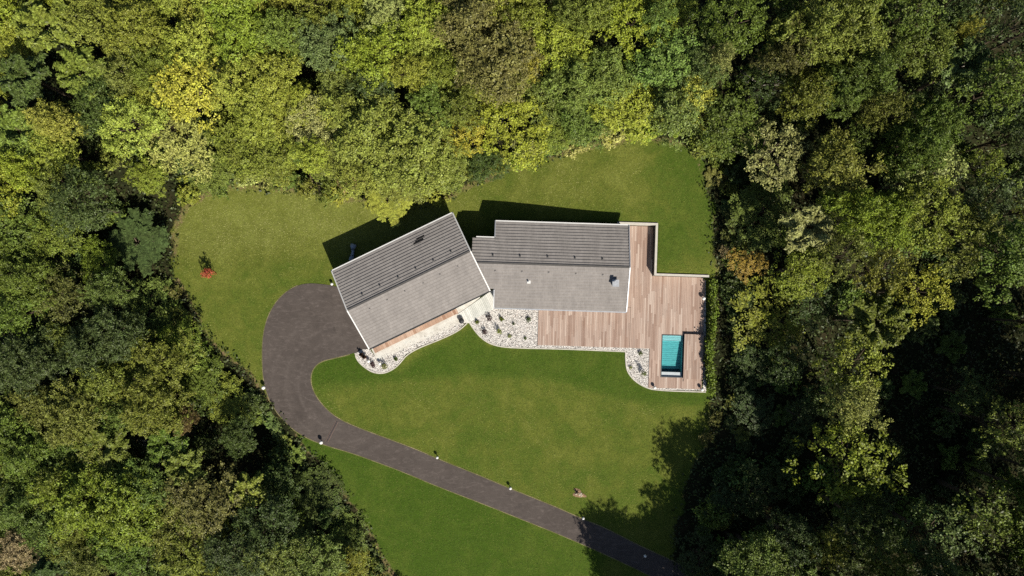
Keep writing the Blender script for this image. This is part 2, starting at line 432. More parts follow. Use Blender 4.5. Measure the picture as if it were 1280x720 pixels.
# leave out the ground under the pool
pool_a = PL(828, 419); pool_b = PL(851.5, 471)
PX0, PX1, PY0, PY1 = pool_a[0], pool_b[0], pool_b[1], pool_a[1]
qc = np.stack([LX.ravel()[quads].mean(1), LY.ravel()[quads].mean(1)], 1)
keep = ~((qc[:,0] > PX0-.6) & (qc[:,0] < PX1+.6) & (qc[:,1] > PY0-.6) & (qc[:,1] < PY1+.6))
quads = quads[keep]
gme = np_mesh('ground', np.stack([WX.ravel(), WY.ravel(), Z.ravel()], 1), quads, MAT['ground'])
def lawn_fields(x, y):
    d = polydist(x, y, LAWN); ins = inpoly(x, y, LAWN)
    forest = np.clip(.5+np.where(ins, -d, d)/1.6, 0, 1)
    we = polydist(x, y, WEST_EDGE, False); ne = polydist(x, y, NORTH_EDGE, False); ee = polydist(x, y, EAST_EDGE, False)
    earth = np.maximum.reduce([np.clip(.85-we/1.1, 0, 1)*.95, np.clip(.62-ne/2.6, 0, 1), np.clip(.62-ee/1.4, 0, 1)])
    l1 = np.where(inpoly(x, y, LUSH1), 1.0, np.clip(1-polydist(x, y, LUSH1)/1.2, 0, 1))
    l2 = np.where(inpoly(x, y, LUSH2), 1.0, 1.0*np.clip(1-polydist(x, y, LUSH2)/1.0, 0, 1))
    ne_l = .55*sst(14, 17, x)*sst(2, 4, y)
    dry = .9*sst(1.5, 6, y)*sst(2, -12, x)+.35*sst(7, 10, y)*sst(-3, 3, x)*sst(22, 14, x)
    return forest, earth, np.maximum.reduce([l1, l2, ne_l])-dry
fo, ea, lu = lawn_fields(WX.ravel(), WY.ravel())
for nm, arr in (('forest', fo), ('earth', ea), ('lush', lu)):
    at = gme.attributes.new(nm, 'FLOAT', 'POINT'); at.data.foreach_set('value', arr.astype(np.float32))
gme.polygons.foreach_set('use_smooth', [True]*len(gme.polygons))
ground = tag(link('ground', gme), kind='structure')

# ------------------------------------------------------------------ driveway
def smooth_poly(pts, it=2, closed=True):
    for _ in range(it):
        q = []
        n = len(pts)
        for i in range(n if closed else n-1):
            a, b = pts[i], pts[(i+1) % n]
            q += [(a[0]*.75+b[0]*.25, a[1]*.75+b[1]*.25), (a[0]*.25+b[0]*.75, a[1]*.25+b[1]*.75)]
        if not closed: q = [pts[0]]+q+[pts[-1]]
        pts = q
    return pts
outer_px = [(416,357),(402,355),(387,354),(374,356),(360,363),(347,375),(337,391),(331,408),(328,428),(328,452),(329,472),(334,494),(343,511),(355,526),(368,538),(385,548),(405,556),
            (440,566),(470,577),(500,588),(550,609),(600,628),(650,648),(700,668),(760,694),(830,728),(960,795)]
inner_px = [(980,770),(860,710),(800,683),(760,662),(728,649),(690,632),(637,611),(600,595),(547,574),(520,562),(480,547),(445,534),(423,524),(408,512),(396,498),(389,483),(388,470),(392,459),(402,451),(420,447),(440,442),(456,437)]
outer = smooth_poly([P(*q) for q in outer_px], 2, False); inner = smooth_poly([P(*q) for q in inner_px], 2, False)
drive_poly = outer+inner+[P(470,430),P(440,365)]
m = MB(); m.prism(drive_poly, -.1, .03); tag(m.build('driveway', MAT['asphalt']), kind='structure')
# pale gravel strip that lines the drive
def ribbon(line, w, z0, z1):
    L, Rr = [], []
    for i, p in enumerate(line):
        a = line[max(i-1, 0)]; b = line[min(i+1, len(line)-1)]
        dx, dy = b[0]-a[0], b[1]-a[1]; l = math.hypot(dx, dy) or 1
        L.append((p[0]-dy/l*w/2, p[1]+dx/l*w/2)); Rr.append((p[0]+dy/l*w/2, p[1]-dx/l*w/2))
    m = MB()
    n = len(line)
    for i in range(n-1):
        a, b, c, d = L[i], L[i+1], Rr[i+1], Rr[i]
        vs = [(*a,z0),(*b,z0),(*c,z0),(*d,z0),(*a,z1),(*b,z1),(*c,z1),(*d,z1)]
        m.add(vs, [(0,1,2,3),(7,6,5,4),(0,4,5,1),(3,2,6,7)]+([(0,3,7,4)] if i == 0 else [])+([(1,5,6,2)] if i == n-2 else []))
    return m
def mat_verge():
    t = NT('dusty gravel verge'); p = t.pos(); f = t.noise(p, 9, 3, .7); b = t.noise(p, .8, 4)
    c = t.ramp(f, [(.25,(.10,.10,.03)),(.5,(.24,.21,.10)),(.75,(.42,.36,.24))])
    c = t.mix(t.ramp(b, [(.4,0.0),(.6,.7)]), c, (.10,.11,.03))
    return t.set(c, .95, .1)
MAT['verge'] = mat_verge()
tag(ribbon(outer[14:-6], .16, -.05, .02).build('gravel_verge', MAT['verge']), kind='structure')
tag(ribbon(inner[4:-6], .2, -.05, .022).build('gravel_verge', MAT['verge']), kind='structure')
# drain channel across the drive
d0, d1 = P(421.5,526.5), P(408.5,552)
dr = empty('drain_channel', (*d0, .03), label='dark metal drain channel crossing the asphalt drive', cat='drain')
m = MB(); dx, dy = d1[0]-d0[0], d1[1]-d0[1]; m.beam((0,0,.006),(dx,dy,.006),.34,.03); m.build('drain_frame', plain('rusty channel rim', (.17,.12,.10), .8), dr)
m = MB(); L = math.hypot(dx,dy); n = 26
nx_, ny_ = dx/L, dy/L
for i in range(n):
    t0 = (i+.15)/n; t1 = (i+.85)/n
    m.beam((dx*t0,dy*t0,.024),(dx*t1,dy*t1,.024),.22,.012)
m.build('grating', MAT['dark_metal'], dr)

# ------------------------------------------------------------------ gravel beds and paving (stuff that nobody could count: one object)
beds_px = [
 [(452,437),(462,436),(470,447),(576,399),(582,403),(572,413),(548,424),(522,434),(507,443),(500,452),(492,460),(480,466),(467,465),(456,459),(447,450),(444,442)],
 [(584,400),(590,396),(618,380),(619,386),(673,386),(673,430),(784,434),(815,434),(815,485),(879,485),(879,488),(820,487),(806,483),(793,475),(784,464),(782,452),(782,438.5),(700,435),(640,434),(618,431),(604,424),(593,412)],
 [(878.5,344),(882,344),(882.5,489),(878.5,488)],
]
m = MB(); peb_v = []; peb_f = []
ico = bmesh.new(); bmesh.ops.create_icosphere(ico, subdivisions=1, radius=1.0)
iv = np.array([v.co[:] for v in ico.verts]); ico.verts.ensure_lookup_table(); if_ = np.array([[v.index for v in f.verts] for f in ico.faces]); ico.free()
beds = []
for bp in beds_px:
    poly = [P(*q) for q in bp]; beds.append(poly)
    m.prism(poly, -.1, .06)
    xs = [p[0] for p in poly]; ys = [p[1] for p in poly]
    area = (max(xs)-min(xs))*(max(ys)-min(ys)); n = int(area*120)
    px = rng.uniform(min(xs), max(xs), n); py = rng.uniform(min(ys), max(ys), n); ok = inpoly(px, py, poly)
    for x, y in zip(px[ok], py[ok]):
        s = rng.uniform(.025, .062); v = iv*np.array([s*rng.uniform(.8,1.3), s, s*.65])
        a = rng.uniform(0, 6.28); v = np.stack([v[:,0]*math.cos(a)-v[:,1]*math.sin(a)+x, v[:,0]*math.sin(a)+v[:,1]*math.cos(a)+y, v[:,2]+.065], 1)
        peb_f.append(if_+len(peb_v)*12); peb_v.append(v)
me_b = m.mesh('gravel', [MAT['gravel'], MAT['pebble']])
go = link('gravel', me_b); tag(go, 'pale pebble beds around the house and deck', 'gravel', kind='stuff')
pm = np_mesh('pebbles', np.concatenate(peb_v), np.concatenate(peb_f), MAT['pebble'])
po = link('pebbles', pm, go); po['kind'] = 'stuff'
# thin white edging between bed and lawn
for k, (seq, lab) in enumerate([
    ([(444,441),(446,450),(456,459.5),(467,466),(480,467),(493,461),(501,453),(508,444),(523,435),(549,425),(573,414),(584,404)], 'white edging strip curving round the pebble bed at the garage corner'),
    ([(586,402),(593,413),(604,425),(618,432),(640,435),(700,436),(782,439.5)], 'white edging strip along lawn side of the planted bed below the house'),
    ([(782,440),(782,452),(784,465),(793,476),(806,484),(820,488),(882,490)], 'white edging strip round the pebble bed by the pool')]):
    e = ribbon(smooth_poly([P(*q) for q in seq], 2, False), .12, -.05, .09).build('bed_edging', MAT['concrete']); tag(e, lab, 'edging', 'edgings of the pebble beds')
m = MB(); m.prism([P(*q) for q in [(461,430),(600,363),(600,372),(574,393),(587,404),(578,403),(472,451)]], -.1, .085)
tag(m.build('stone_path', MAT['paving']), kind='structure')

# ------------------------------------------------------------------ house
house = empty('house', (0, 0, 0), label='long low house of two gabled wings with grey tiled roofs', cat='house')

def stepped_slope(m, x0, x1, z_ridge, slope, d0, d1, sign, course=.34, t=.062, y_ridge=0.0):
    """tile courses from ridge (d=d0) to eave (d=d1); profile extruded along x; every course its own tilted slab with a real step"""
    n = max(1, round((d1-d0)/course)); c = (d1-d0)/n
    for i in range(n):
        da = d0+i*c; db = da+c
        za = z_ridge-da*slope; zb = z_ridge-db*slope+t
        ya, yb = y_ridge+sign*da, y_ridge+sign*db
        vs = [(x0,ya,za),(x1,ya,za),(x1,yb,zb),(x0,yb,zb),(x0,ya,za-.12),(x1,ya,za-.12),(x1,yb,zb-.12-t),(x0,yb,zb-.12-t)]
        fs = [(0,3,2,1),(4,5,6,7),(3,7,6,2),(0,4,7,3),(1,2,6,5)]
        if sign < 0: fs = [f for f in fs]
        else: fs = [f[::-1] for f in fs]
        m.add(vs, fs)

def wing(name_wall, frame, x0, x1, yr, dn, ds, zr, slope, wallin=.45):
    pass

# --- left (garage) wing, own axes
wz_e, wz_r = 3.3, 4.95
nW = np.array(P(416,338,wz_e)); nE = np.array(P(564,268,wz_e)); sW = np.array(P(461,437,wz_e)); sE = np.array(P(613,362,wz_e))
rW = np.array(P(435,387,wz_r)); rE = np.array(P(588,314,wz_r))
ang = math.atan2(*(nE-nW+sE-sW+rE-rW)[::-1])
du = np.array([math.cos(ang), math.sin(ang)]); dv = np.array([-math.sin(ang), math.cos(ang)])
ctr = (nW+nE+sW+sE)/4
def loc(p): p = np.array(p)-ctr; return (float(p@du), float(p@dv))
lx0 = (loc(nW)[0]+loc(sW)[0]+loc(rW)[0])/3; lx1 = (loc(nE)[0]+loc(sE)[0]+loc(rE)[0])/3
ln = (loc(nW)[1]+loc(nE)[1])/2; ls = (loc(sW)[1]+loc(sE)[1])/2; lr = (loc(rW)[1]+loc(rE)[1])/2
print('left wing', lx0, lx1, ln, lr, ls, math.degrees(ang))
slopeN = (wz_r-wz_e)/(ln-lr); slopeS = (wz_r-wz_e)/(lr-ls)
lw = empty('wing_frame_tmp', (ctr[0], ctr[1], 0), ang)
def inwing(o):                      # keep the hierarchy thing > part: move the part into the wing's axes
    o.parent = house; o.location = (ctr[0], ctr[1], 0); o.rotation_euler = (0, 0, ang); return o
def sub(o, parent): o.parent = parent; return o
m = MB()
gab = [(ln-.45, 0), (ls+.45, 0)]
# walls: prism with gable ends
yN_, yS_ = ln-.45, ls+.45; xa, xb = lx0+.25, lx1-.25
zt = lambda y: (wz_r-(y-lr)*slopeN if y > lr else wz_r-(lr-y)*slopeS)-.16
vs = []
for x in (xa, xb): vs += [(x,yS_,-1.2),(x,yN_,-1.2),(x,yN_,zt(yN_)),(x,lr,zt(lr)),(x,yS_,zt(yS_))]
m.add(vs, [(0,4,3,2,1),(5,6,7,8,9),(0,5,9,4),(1,2,7,6),(2,3,8,7),(3,4,9,8)])
wall_l = inwing(m.build('wall', MAT['render']))
m = MB()
stepped_slope(m, lx0, lx1, wz_r, slopeN, 0, ln-lr, 1, y_ridge=lr)
stepped_slope(m, lx0, lx1, wz_r, slopeS, 0, lr-ls, -1, y_ridge=lr)
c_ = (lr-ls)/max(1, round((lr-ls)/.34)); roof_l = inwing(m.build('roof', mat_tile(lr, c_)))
m = MB(); m.beam((lx0-.01,lr,wz_r+.03),(lx1+.01,lr,wz_r+.03),.2,.08); sub(m.build('ridge_cap', plain('dark ridge tiles', (.10,.095,.09), .85)), roof_l)
for xx in (lx0-.05, lx1+.05):
    for ye in (ln, ls):
        m = MB(); m.beam((xx,lr,wz_r+.03),(xx,ye,wz_e+.03),.12,.22); sub(m.build('verge_trim', MAT['white_metal']), roof_l)
m = MB(); m.beam((lx0-.1,ln+.07,wz_e-.02),(lx1+.1,ln+.07,wz_e-.02),.13,.12); sub(m.build('gutter', MAT['white_metal']), roof_l)
m = MB(); m.beam((lx0-.1,ls-.07,wz_e-.03),(lx1+.1,ls-.07,wz_e-.03),.14,.12); sub(m.build('gutter', MAT['dark_metal']), roof_l)
def vent(parent, x, y, z, sl, s, mat):
    m = MB(); h = .13
    vs = [(-.11,-.13,0),(.11,-.13,0),(.11,.13,0),(-.11,.13,0),(-.08,-.12,h),(.08,-.12,h),(.08,.02,h*.9),(-.08,.02,h*.9)]
    m.add(vs, [(3,2,1,0),(4,5,6,7),(0,1,5,4),(1,2,6,5),(2,3,7,6),(3,0,4,7)])
    o = m.build('roof_vent', mat, parent); o.location = (x, y, z+.03)
    o.rotation_euler = (math.atan(sl), 0, 0); o.scale = (.75, .75, .75)
    if s > 0: o.rotation_euler = (-math.atan(sl), 0, 0); o.scale = (.8,-.8,.8)
    return o
def zL(y): return wz_r-(y-lr)*slopeN if y > lr else wz_r-(lr-y)*slopeS
for (u, v) in [(453,368),(475,357),(498,347),(520,336),(542,326),(564,315)]:
    x, y = loc(P(u, v, 4.6)); vent(roof_l, x, y, zL(y), slopeN, 1, MAT['dark_metal'])
grey_vent = plain('grey vent tile', (.25,.235,.225), .8)
for (u, v) in [(462,386),(484,375),(506,364),(529,354),(550,343),(572,333)]:
    x, y = loc(P(u, v, 4.7)); vent(roof_l, x, y, zL(y), slopeS, -1, grey_vent)
# a few new dark tiles
m = MB(); x, y = loc(P(524, 300, 3.9)); th = math.atan(slopeN)
for i, (a, b, r) in enumerate([(-.75,.1,-1.0),(-.25,.7,-.0),(-.5,.45,-.5)]):
    yy = y+.32*(r+.5); z0 = zL(yy)+.055
    vs = [(x+a,yy-.15,zL(yy-.15)+.05),(x+b,yy-.15,zL(yy-.15)+.05),(x+b,yy+.15,zL(yy+.15)+.06),(x+a,yy+.15,zL(yy+.15)+.06)]
    m.add(vs+[(p[0],p[1],p[2]-.05) for p in vs], [(0,1,2,3),(7,6,5,4),(0,4,5,1),(1,5,6,2),(2,6,7,3),(3,7,4,0)])
sub(m.build('dark_tile', MAT['tile_dark']), roof_l)
# garage door on the driveway gable
m = MB(); g = xa-.03
m.box(g-.05, g, lr-2.5, lr+2.5, 0, 2.3)
gd = inwing(m.build('garage_door', plain('light grey door panel', (.4,.4,.4), .5)))
m = MB()
for i in range(5): m.box(g-.075, g-.05, lr-2.45, lr+2.45, .06+i*.45, .06+i*.45+.38)
sub(m.build('door_panel', plain('door panel face', (.45,.45,.45), .5)), gd)
# timber band and windows under the south eave
def window(x, y0, w, h, z0, ny, place):
    m = MB(); m.box(x-w/2-.06, x+w/2+.06, y0 if ny > 0 else y0-.05, y0+.05 if ny > 0 else y0, z0-.06, z0+h+.06)
    f = place(m.build('window', MAT['dark_metal']))
    m = MB(); yy = y0+ny*.05
    m.box(x-w/2, x+w/2, min(yy, yy+ny*.012), max(yy, yy+ny*.012), z0, z0+h); sub(m.build('pane', MAT['glass_dark']), f)
for x in (-4.2, -1.2, 2.0): window(x, yS_-.003, 1.5, 1.2, .95, -1, inwing)

# --- main wing
mz_e, mz_r = 2.75, 4.35
def inmain(o): o.parent = house; o.location = (0,0,0); o.rotation_euler = (0,0,A); return o
yr = (PL(620,329,mz_r)[1]+PL(785,334,mz_r)[1])/2
mx1 = PL(787,334,mz_r)[0]; mxm = PL(619.5,288,mz_e+.3)[0]; mxs = PL(618,372,3.1)[0]
ynR = (PL(623,277,mz_e)[1]+PL(785,282,mz_e)[1])/2; ysR = (PL(620,384,mz_e)[1]+PL(785,390,mz_e)[1])/2
ynL = PL(600,297,mz_e+.6)[1]; ysL = PL(615,361,mz_e+.6)[1]
mx0 = PL(590,320,3.5)[0]; mx0s = PL(596,345,3.5)[0]
slN = (mz_r-mz_e)/(ynR-yr); slS = (mz_r-mz_e)/(yr-ysR)
print('main', mx0, mxm, mx1, ynR, ynL, yr, ysL, ysR)
m = MB()
stepped_slope(m, mxm, mx1, mz_r, slN, 0, ynR-yr, 1, y_ridge=yr)
stepped_slope(m, mx0, mxm, mz_r, slN, 0, round((ynL-yr)/.34)*.34, 1, y_ridge=yr)
stepped_slope(m, mxs, mx1, mz_r, slS, 0, yr-ysR, -1, y_ridge=yr)
stepped_slope(m, mx0+.6, mxs, mz_r, slS, 0, yr-ysL, -1, y_ridge=yr)
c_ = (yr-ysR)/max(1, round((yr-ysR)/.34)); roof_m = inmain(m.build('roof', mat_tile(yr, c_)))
def zM(y): return mz_r-(y-yr)*slN if y > yr else mz_r-(yr-y)*slS
m = MB(); m.beam((mx0+.1,yr,mz_r+.03),(mx1+.01,yr,mz_r+.03),.2,.08); sub(m.build('ridge_cap', plain('dark ridge tile caps', (.10,.095,.09), .85)), roof_m)
for p, q, w in (((mx1+.05,yr,mz_r+.0),(mx1+.05,ynR,mz_e+.02),.1), ((mx1+.05,yr,mz_r+.0),(mx1+.05,ysR,mz_e+.02),.1),
                ((mxm-.05,ynL+.1,zM(ynL+.1)),(mxm-.05,ynR+.05,mz_e),.1), ((mxs-.05,ysL-.05,zM(ysL-.05)),(mxs-.05,ysR,mz_e),.08)):
    m = MB(); m.beam(p, q, w, .2); sub(m.build('verge_trim', MAT['grey_metal']), roof_m)
m = MB(); m.beam((mxm-.1,ynR+.08,mz_e-.02),(mx1+.1,ynR+.08,mz_e-.02),.13,.12); m.beam((mx0+.4,ynL+.09,zM(ynL)-.04),(mxm-.1,ynL+.09,zM(ynL)-.04),.12,.12)
sub(m.build('gutter', MAT['white_metal']), roof_m)
m = MB(); m.beam((mxs-.05,ysR-.08,mz_e-.03),(mx1+.05,ysR-.08,mz_e-.03),.13,.12); sub(m.build('gutter', MAT['grey_metal']), roof_m)
for (u, v) in [(616,319),(650,320),(684.5,321),(718.6,322.5),(753,324)]:
    x, y = PL(u, v, 4.1); vent(roof_m, x, y, zM(y), slN, 1, MAT['dark_metal'])
for (u, v) in [(619,338.5),(652.5,339.5),(686,340.5),(720,342),(753.6,343.5)]:
    x, y = PL(u, v, 4.1); vent(roof_m, x, y, zM(y), slS, -1, grey_vent)
x, y = PL(769.5, 354, 4.3); zz = zM(y)
m = MB(); m.box(x-.28, x+.28, y-.3, y+.3, zz-.25, zz+.62)
ch = sub(m.build('chimney', MAT['grey_metal']), roof_m)
m = MB(); m.box(x-.36, x+.36, y-.38, y+.38, zz+.622, zz+.69); m.tube([(x-.02,y+.08,zz+.69),(x-.02,y+.08,zz+1.0)],[.11,.11],10); m.box(x-.2, x+.16, y-.1, y+.26, zz+1.0, zz+1.03)
sub(m.build('chimney_cap', MAT['grey_metal']), roof_m)
x, y = PL(661, 352.5, 4.1); zz = zM(y)
m = MB(); m.box(x-.2, x+.2, y-.17, y+.17, zz-.05, zz+.10); m.tube([(x-.02,y,zz),(x-.02,y,zz+.45)],[.09,.08],10)
sub(m.build('vent_pipe', MAT['white_metal']), roof_m)
# walls of the main wing
mwN, mwS, mwE = ynR-.4, ysR+.45, mx1-.3
m = MB(); zt2 = lambda yy: zM(yy)-.16
mwN2 = ynL-.4; xm = mxm+.3; xs0 = mxs+.2
vs = []
for x in (xm, mwE): vs += [(x,mwS,-.3),(x,mwN,-.3),(x,mwN,zt2(mwN)),(x,yr,zt2(yr)),(x,mwS,zt2(mwS))]
m.add(vs, [(0,4,3,2,1),(5,6,7,8,9),(0,5,9,4),(1,2,7,6),(2,3,8,7),(3,4,9,8)])
vs = []
for x in (mx0+1.0, xm-.003): vs += [(x,ysL+.3,-.3),(x,mwN2,-.3),(x,mwN2,zt2(mwN2)),(x,yr,zt2(yr)),(x,ysL+.3,zt2(ysL+.3))]
m.add(vs, [(0,4,3,2,1),(5,6,7,8,9),(0,5,9,4),(1,2,7,6),(2,3,8,7),(3,4,9,8)])
inmain(m.build('wall', MAT['render']))
for x in (1.5, 5.5, 9.6): window(x, mwS-.003, 2.6, 2.15, .2, -1, inmain)
for x in (.8, 5.0, 9.0): window(x, mwN+.003, 1.2, .8, 1.6, 1, inmain)
bpy.data.objects.remove(lw)

# ------------------------------------------------------------------ decks (boards run up the picture; each deck one thing)
def board_deck(m, x0, x1, y0, y1, z, w=.19, gap=.012, t=.05, holes=()):
    n = max(1, round((x1-x0)/w)); w = (x1-x0)/n
    for i in range(n):
        a = x0+i*w+gap/2; b = x0+(i+1)*w-gap/2
        segs = [(y0, y1)]
        for hx0, hx1, hy0, hy1 in holes:
            if b > hx0 and a < hx1: segs = [q for s in segs for q in ((s[0], min(s[1], hy0)), (max(s[0], hy1), s[1])) if q[1]-q[0] > .02]
        for s0, s1 in segs:
            cur = s0
            first = True
            while cur < s1-.02:
                L = R_.uniform(.8, 3.6) if first else R_.uniform(2.0, 4.4); first = False
                e = min(s1, cur+L)
                if s1-e < .7: e = s1
                m.box(a, b, cur+.004, e-.004, z-t, z+R_.uniform(-.002,.002)); cur = e
DZ = .15
deck = empty('timber_deck', (0,0,0), A, label='reddish brown timber deck wrapping the house and pool', cat='deck')
xA0 = PL(672.5,410)[0]; xA1 = PL(787.5,410)[0]; yA0 = PL(730,433)[1]; yA1 = mwS-.02
xB1 = PL(815.5,455)[0]; xC1 = PL(879,410)[0]; yC0 = PL(848,485.5)[1]
poolh = (PX0-.09, PX1+.09, PY0-.09, PY1+.09)
m = MB()
board_deck(m, xA0, xA1-.02, yA0, yA1, DZ)
board_deck(m, mwE+.02, xA1, mwS, YN-.17, DZ)
board_deck(m, xA1, XW-.15, yA0, YN-.17, DZ)
xs_ = XW-.15
board_deck(m, xA1+0.02, xB1, yA0-.001, yA0-.0005, DZ)
board_deck(m, xs_, xC1, yC0, YS-.15, DZ, holes=(poolh,))
board_deck(m, xB1, xs_, yC0, yA0-.012, DZ, holes=(poolh,))
m.build('deck_boards', MAT['deck'], deck)
m = MB()
m.box(xA0+.05, xA1, yA0+.05, yA1, -.2, .085); m.box(xA1, xs_, yA0+.05, YN-.25, -.2, .086); m.box(mwE+.03, xA1, yA1, YN-.25, -.2, .083)
for a, b, c, d in ((xB1+.05, poolh[0]-.01, yC0+.05, yA0+.04), (poolh[1]+.01, xC1-.05, yC0+.05, YS-.2), (poolh[0]-.012, poolh[1]+.012, poolh[3]+.01, YS-.2), (poolh[0]-.012, poolh[1]+.012, yC0+.05, poolh[2]-.01), (xs_-.01, poolh[0]-.01, yA0+.042, YS-.2)):
    m.box(a, b, c, d, -.2, .084)
m.build('joists', MAT['dark_metal'], deck)
# timber step under the garage wing's eave and pale planked entrance
m = MB(); a0 = loc(P(469,441)); a1 = loc(P(573,391))
x = a0[0]; st = empty('timber_step', (ctr[0], ctr[1], 0), ang, label='narrow orange timber step under the left wing eave', cat='step')
yc = (a0[1]+a1[1])/2-.02
while x < a1[0]-.05:
    e = min(a1[0], x+R_.uniform(.18,.42)); m.box(x+.005, e-.005, yc-.02, yc+.55, .02, .16+R_.uniform(0,.004)); x = e
m.build('step_boards', MAT['deck_fresh'], st)
ent = empty('entrance_boards', (ctr[0], ctr[1], 0), ang, label='pale planked entrance platform where the two wings meet', cat='platform')
q = [loc(P(*p)) for p in [(572,393),(619,360),(620,384),(586,403.5)]]
m = MB(); x = min(p[0] for p in q); xe = max(p[0] for p in q)
while x < xe:
    e = x+.2; xm_ = (x+e)/2
    ys = []
    for i in range(4):
        (ax, ay), (bx, by) = q[i], q[(i+1) % 4]
        if (ax-xm_)*(bx-xm_) <= 0 and ax != bx: ys.append(ay+(by-ay)*(xm_-ax)/(bx-ax))
    if len(ys) >= 2 and max(ys)-min(ys) > .1: m.box(x+.007, e-.007, min(ys), max(ys), .03, .13+R_.uniform(0,.004))
    x = e
m.build('plank', MAT['slats'], ent)

# ------------------------------------------------------------------ retaining wall
rw = empty('retaining_wall', (0,0,0), A, label='pale concrete retaining wall stepping round the sunken deck', cat='wall')
m = MB(); T = .10; ht = RAISE+.10
m.box(XN0, XW-T-.003, YN-T, YN+T, -.3, ht-.003); m.box(XW-T, XW+T, YS-T, YN+T, -.3, ht); m.box(XW+T+.003, xC1+.1, YS-T, YS+T, -.3, ht-.003)
m.build('wall_block', MAT['concrete'], rw)
m = MB(); m.box(XW-T-.03, XW-T-.002, YS-T+.02, YN-T-.01, DZ+.01, ht-.01); m.build('shade_panel', plain('dark shade panel', (.03,.032,.036), .6), rw)  # dark panel added on the shaded inner face, deepens the shade there
m = MB(); c = .125
m.box(XN0-.02, XW-c-.003, YN-c, YN+c, ht+.0, ht+.05); m.box(XW-c, XW+c, YS-c, YN+c, ht+.001, ht+.053); m.box(XW+c+.003, xC1+.13, YS-c, YS+c, ht, ht+.05)
m.build('coping', plain('cast coping', (.56,.53,.47), .85, var=.1), rw)

# ------------------------------------------------------------------ plunge pool
pool = empty('plunge_pool', (0,0,0), A, label='small turquoise plunge pool sunk into the deck', cat='pool')
m = MB(); t_ = .085; zb = -1.45
m.box(PX0-t_, PX0, PY0-t_, PY1+t_, zb, DZ-.06); m.box(PX1, PX1+t_, PY0-t_, PY1+t_, zb, DZ-.06)
m.box(PX0, PX1, PY0-t_, PY0, zb, DZ-.06); m.box(PX0, PX1, PY1, PY1+t_, zb, DZ-.06)
m.box(PX0-t_, PX1+t_, PY0-t_, PY1+t_, zb-.1, zb)
m.build('basin', MAT['pool'], pool)
m = MB(); ly = PY1
for i, zs in enumerate((-.08, -.26, -.32, -.38, -.44, -.50, -.56, -.62, -.68, -.74)):
    w = .62 if i == 0 else .36
    if i == 0:
        q = MB(); q.box(PX0+.003, PX1-.003, ly-w, ly, -.6, -.04); q.build('ledge', plain('white pool ledge', (.8,.82,.82), .5, var=.03), pool); ly -= w; continue
    m.box(PX0+.003, PX1-.003, ly-w, ly, zb, zs); ly -= w
m.build('steps', plain('pale pool steps', (.34,.66,.66), .5, var=.08), pool)
m = MB(); m.box(PX0+.002, PX1-.002, PY0+.002, PY0+.5, -.35, .0); m.build('bench', plain('pool bench', (.5,.55,.58), .5, var=.08), pool)
m = MB(); zc = DZ+.035
m.box(PX0-.10, PX0, PY0-.10, PY1+.10, DZ-.05, zc); m.box(PX1, PX1+.10, PY0-.10, PY1+.10, DZ-.05, zc)
m.box(PX0, PX1, PY0-.10, PY0, DZ-.05, zc); m.box(PX0, PX1, PY1, PY1+.10, DZ-.05, zc)
m.build('coping_frame', plain('anthracite coping', (.09,.095,.10), .5), pool)
m = MB(); m.add([(PX0,PY0,-.02),(PX1,PY0,-.02),(PX1,PY1,-.02),(PX0,PY1,-.02)], [(0,1,2,3)]); m.build('water_surface', MAT['water'], pool)
# sliding deck cover beside the pool
cv = empty('sliding_pool_cover', (0,0,0), A, label='raised slatted sliding deck cover parked beside the pool', cat='pool cover')
cx0 = PX1+.12; cx1 = xC1-.02; cy0 = PL(865,473.5)[1]; cy1 = PL(865,417.5)[1]
m = MB(); board_deck(m, cx0, cx1, cy0, cy1, DZ+.34, w=.17, gap=.02); m.build('cover_boards', MAT['deck'], cv)
m = MB(); m.box(cx0+.02, cx1-.02, cy0+.02, cy1-.02, DZ+.16, DZ+.285)
for yy in (cy0+.3, (cy0+cy1)/2, cy1-.3):
    for xx in (cx0+.15, cx1-.15): m.box(xx-.06, xx+.06, yy-.08, yy+.08, DZ+.005, DZ+.165)
m.build('frame', MAT['dark_metal'], cv)
m = MB(); m.box(cx0+.05, cx0+.11, cy0-.3, cy1+.25, DZ+.002, DZ+.03); m.box(cx1-.11, cx1-.05, cy0-.1, cy1+.25, DZ+.002, DZ+.03); m.build('rail', MAT['dark_metal'], cv)

# ------------------------------------------------------------------ lamps
def lamp(u, v, label, z=None, h=.42, r=.17):
    r *= .85; x, y = P(u, v, .5); zg = gz1(x, y) if z is None else z
    o = empty('bollard_lamp', (x, y, zg), label=label, cat='garden lamp', group='white globe lamps in the garden')
    m = MB(); m.tube([(0,0,-.05),(0,0,h-.05)], [.045,.04], 8); m.tube([(0,0,0),(0,0,.04)], [.1,.09], 10); m.build('post', MAT['dark_metal'], o)
    m = MB(); m.ball((0,0,h+r*.6), r); m.build('globe', MAT['globe'], o, True)
    return o
lamp(329.5,484.5,'white globe lamp on the outer side of the driveway bend', h=.45, r=.26)
lamp(401.5,553,'white globe lamp beside the drain channel end', h=.45, r=.25)
lamp(546.5,572,'white globe lamp on the lawn side of the drive, first below the drain channel', r=.19)
lamp(638,610.5,'white globe lamp halfway along the straight drive', r=.2)
lamp(729,648,'white globe lamp just before the tree shadow on the drive', r=.2)
lamp(806.5,695,'globe lamp in the tree shadow where the drive leaves the photo', r=.2)
lamp(460.5,451.5,'white globe lamp between terracotta pots and dark red shrub', z=.06, h=.3, r=.22)
lamp(474.5,454.5,'white globe lamp between dark red shrub and green shrub', z=.06, h=.3, r=.2)
lamp(818.5,484.5,'white globe lamp at the foot of the pebble bed near the pool', z=.06, h=.35, r=.22)
lamp(877.5,487,'white globe lamp at the outer lower corner of the deck', z=.06, h=.45, r=.22)
lamp(879.5,373,'white globe lamp beside the deck edge under the hedge', z=.06, h=.45, r=.25)
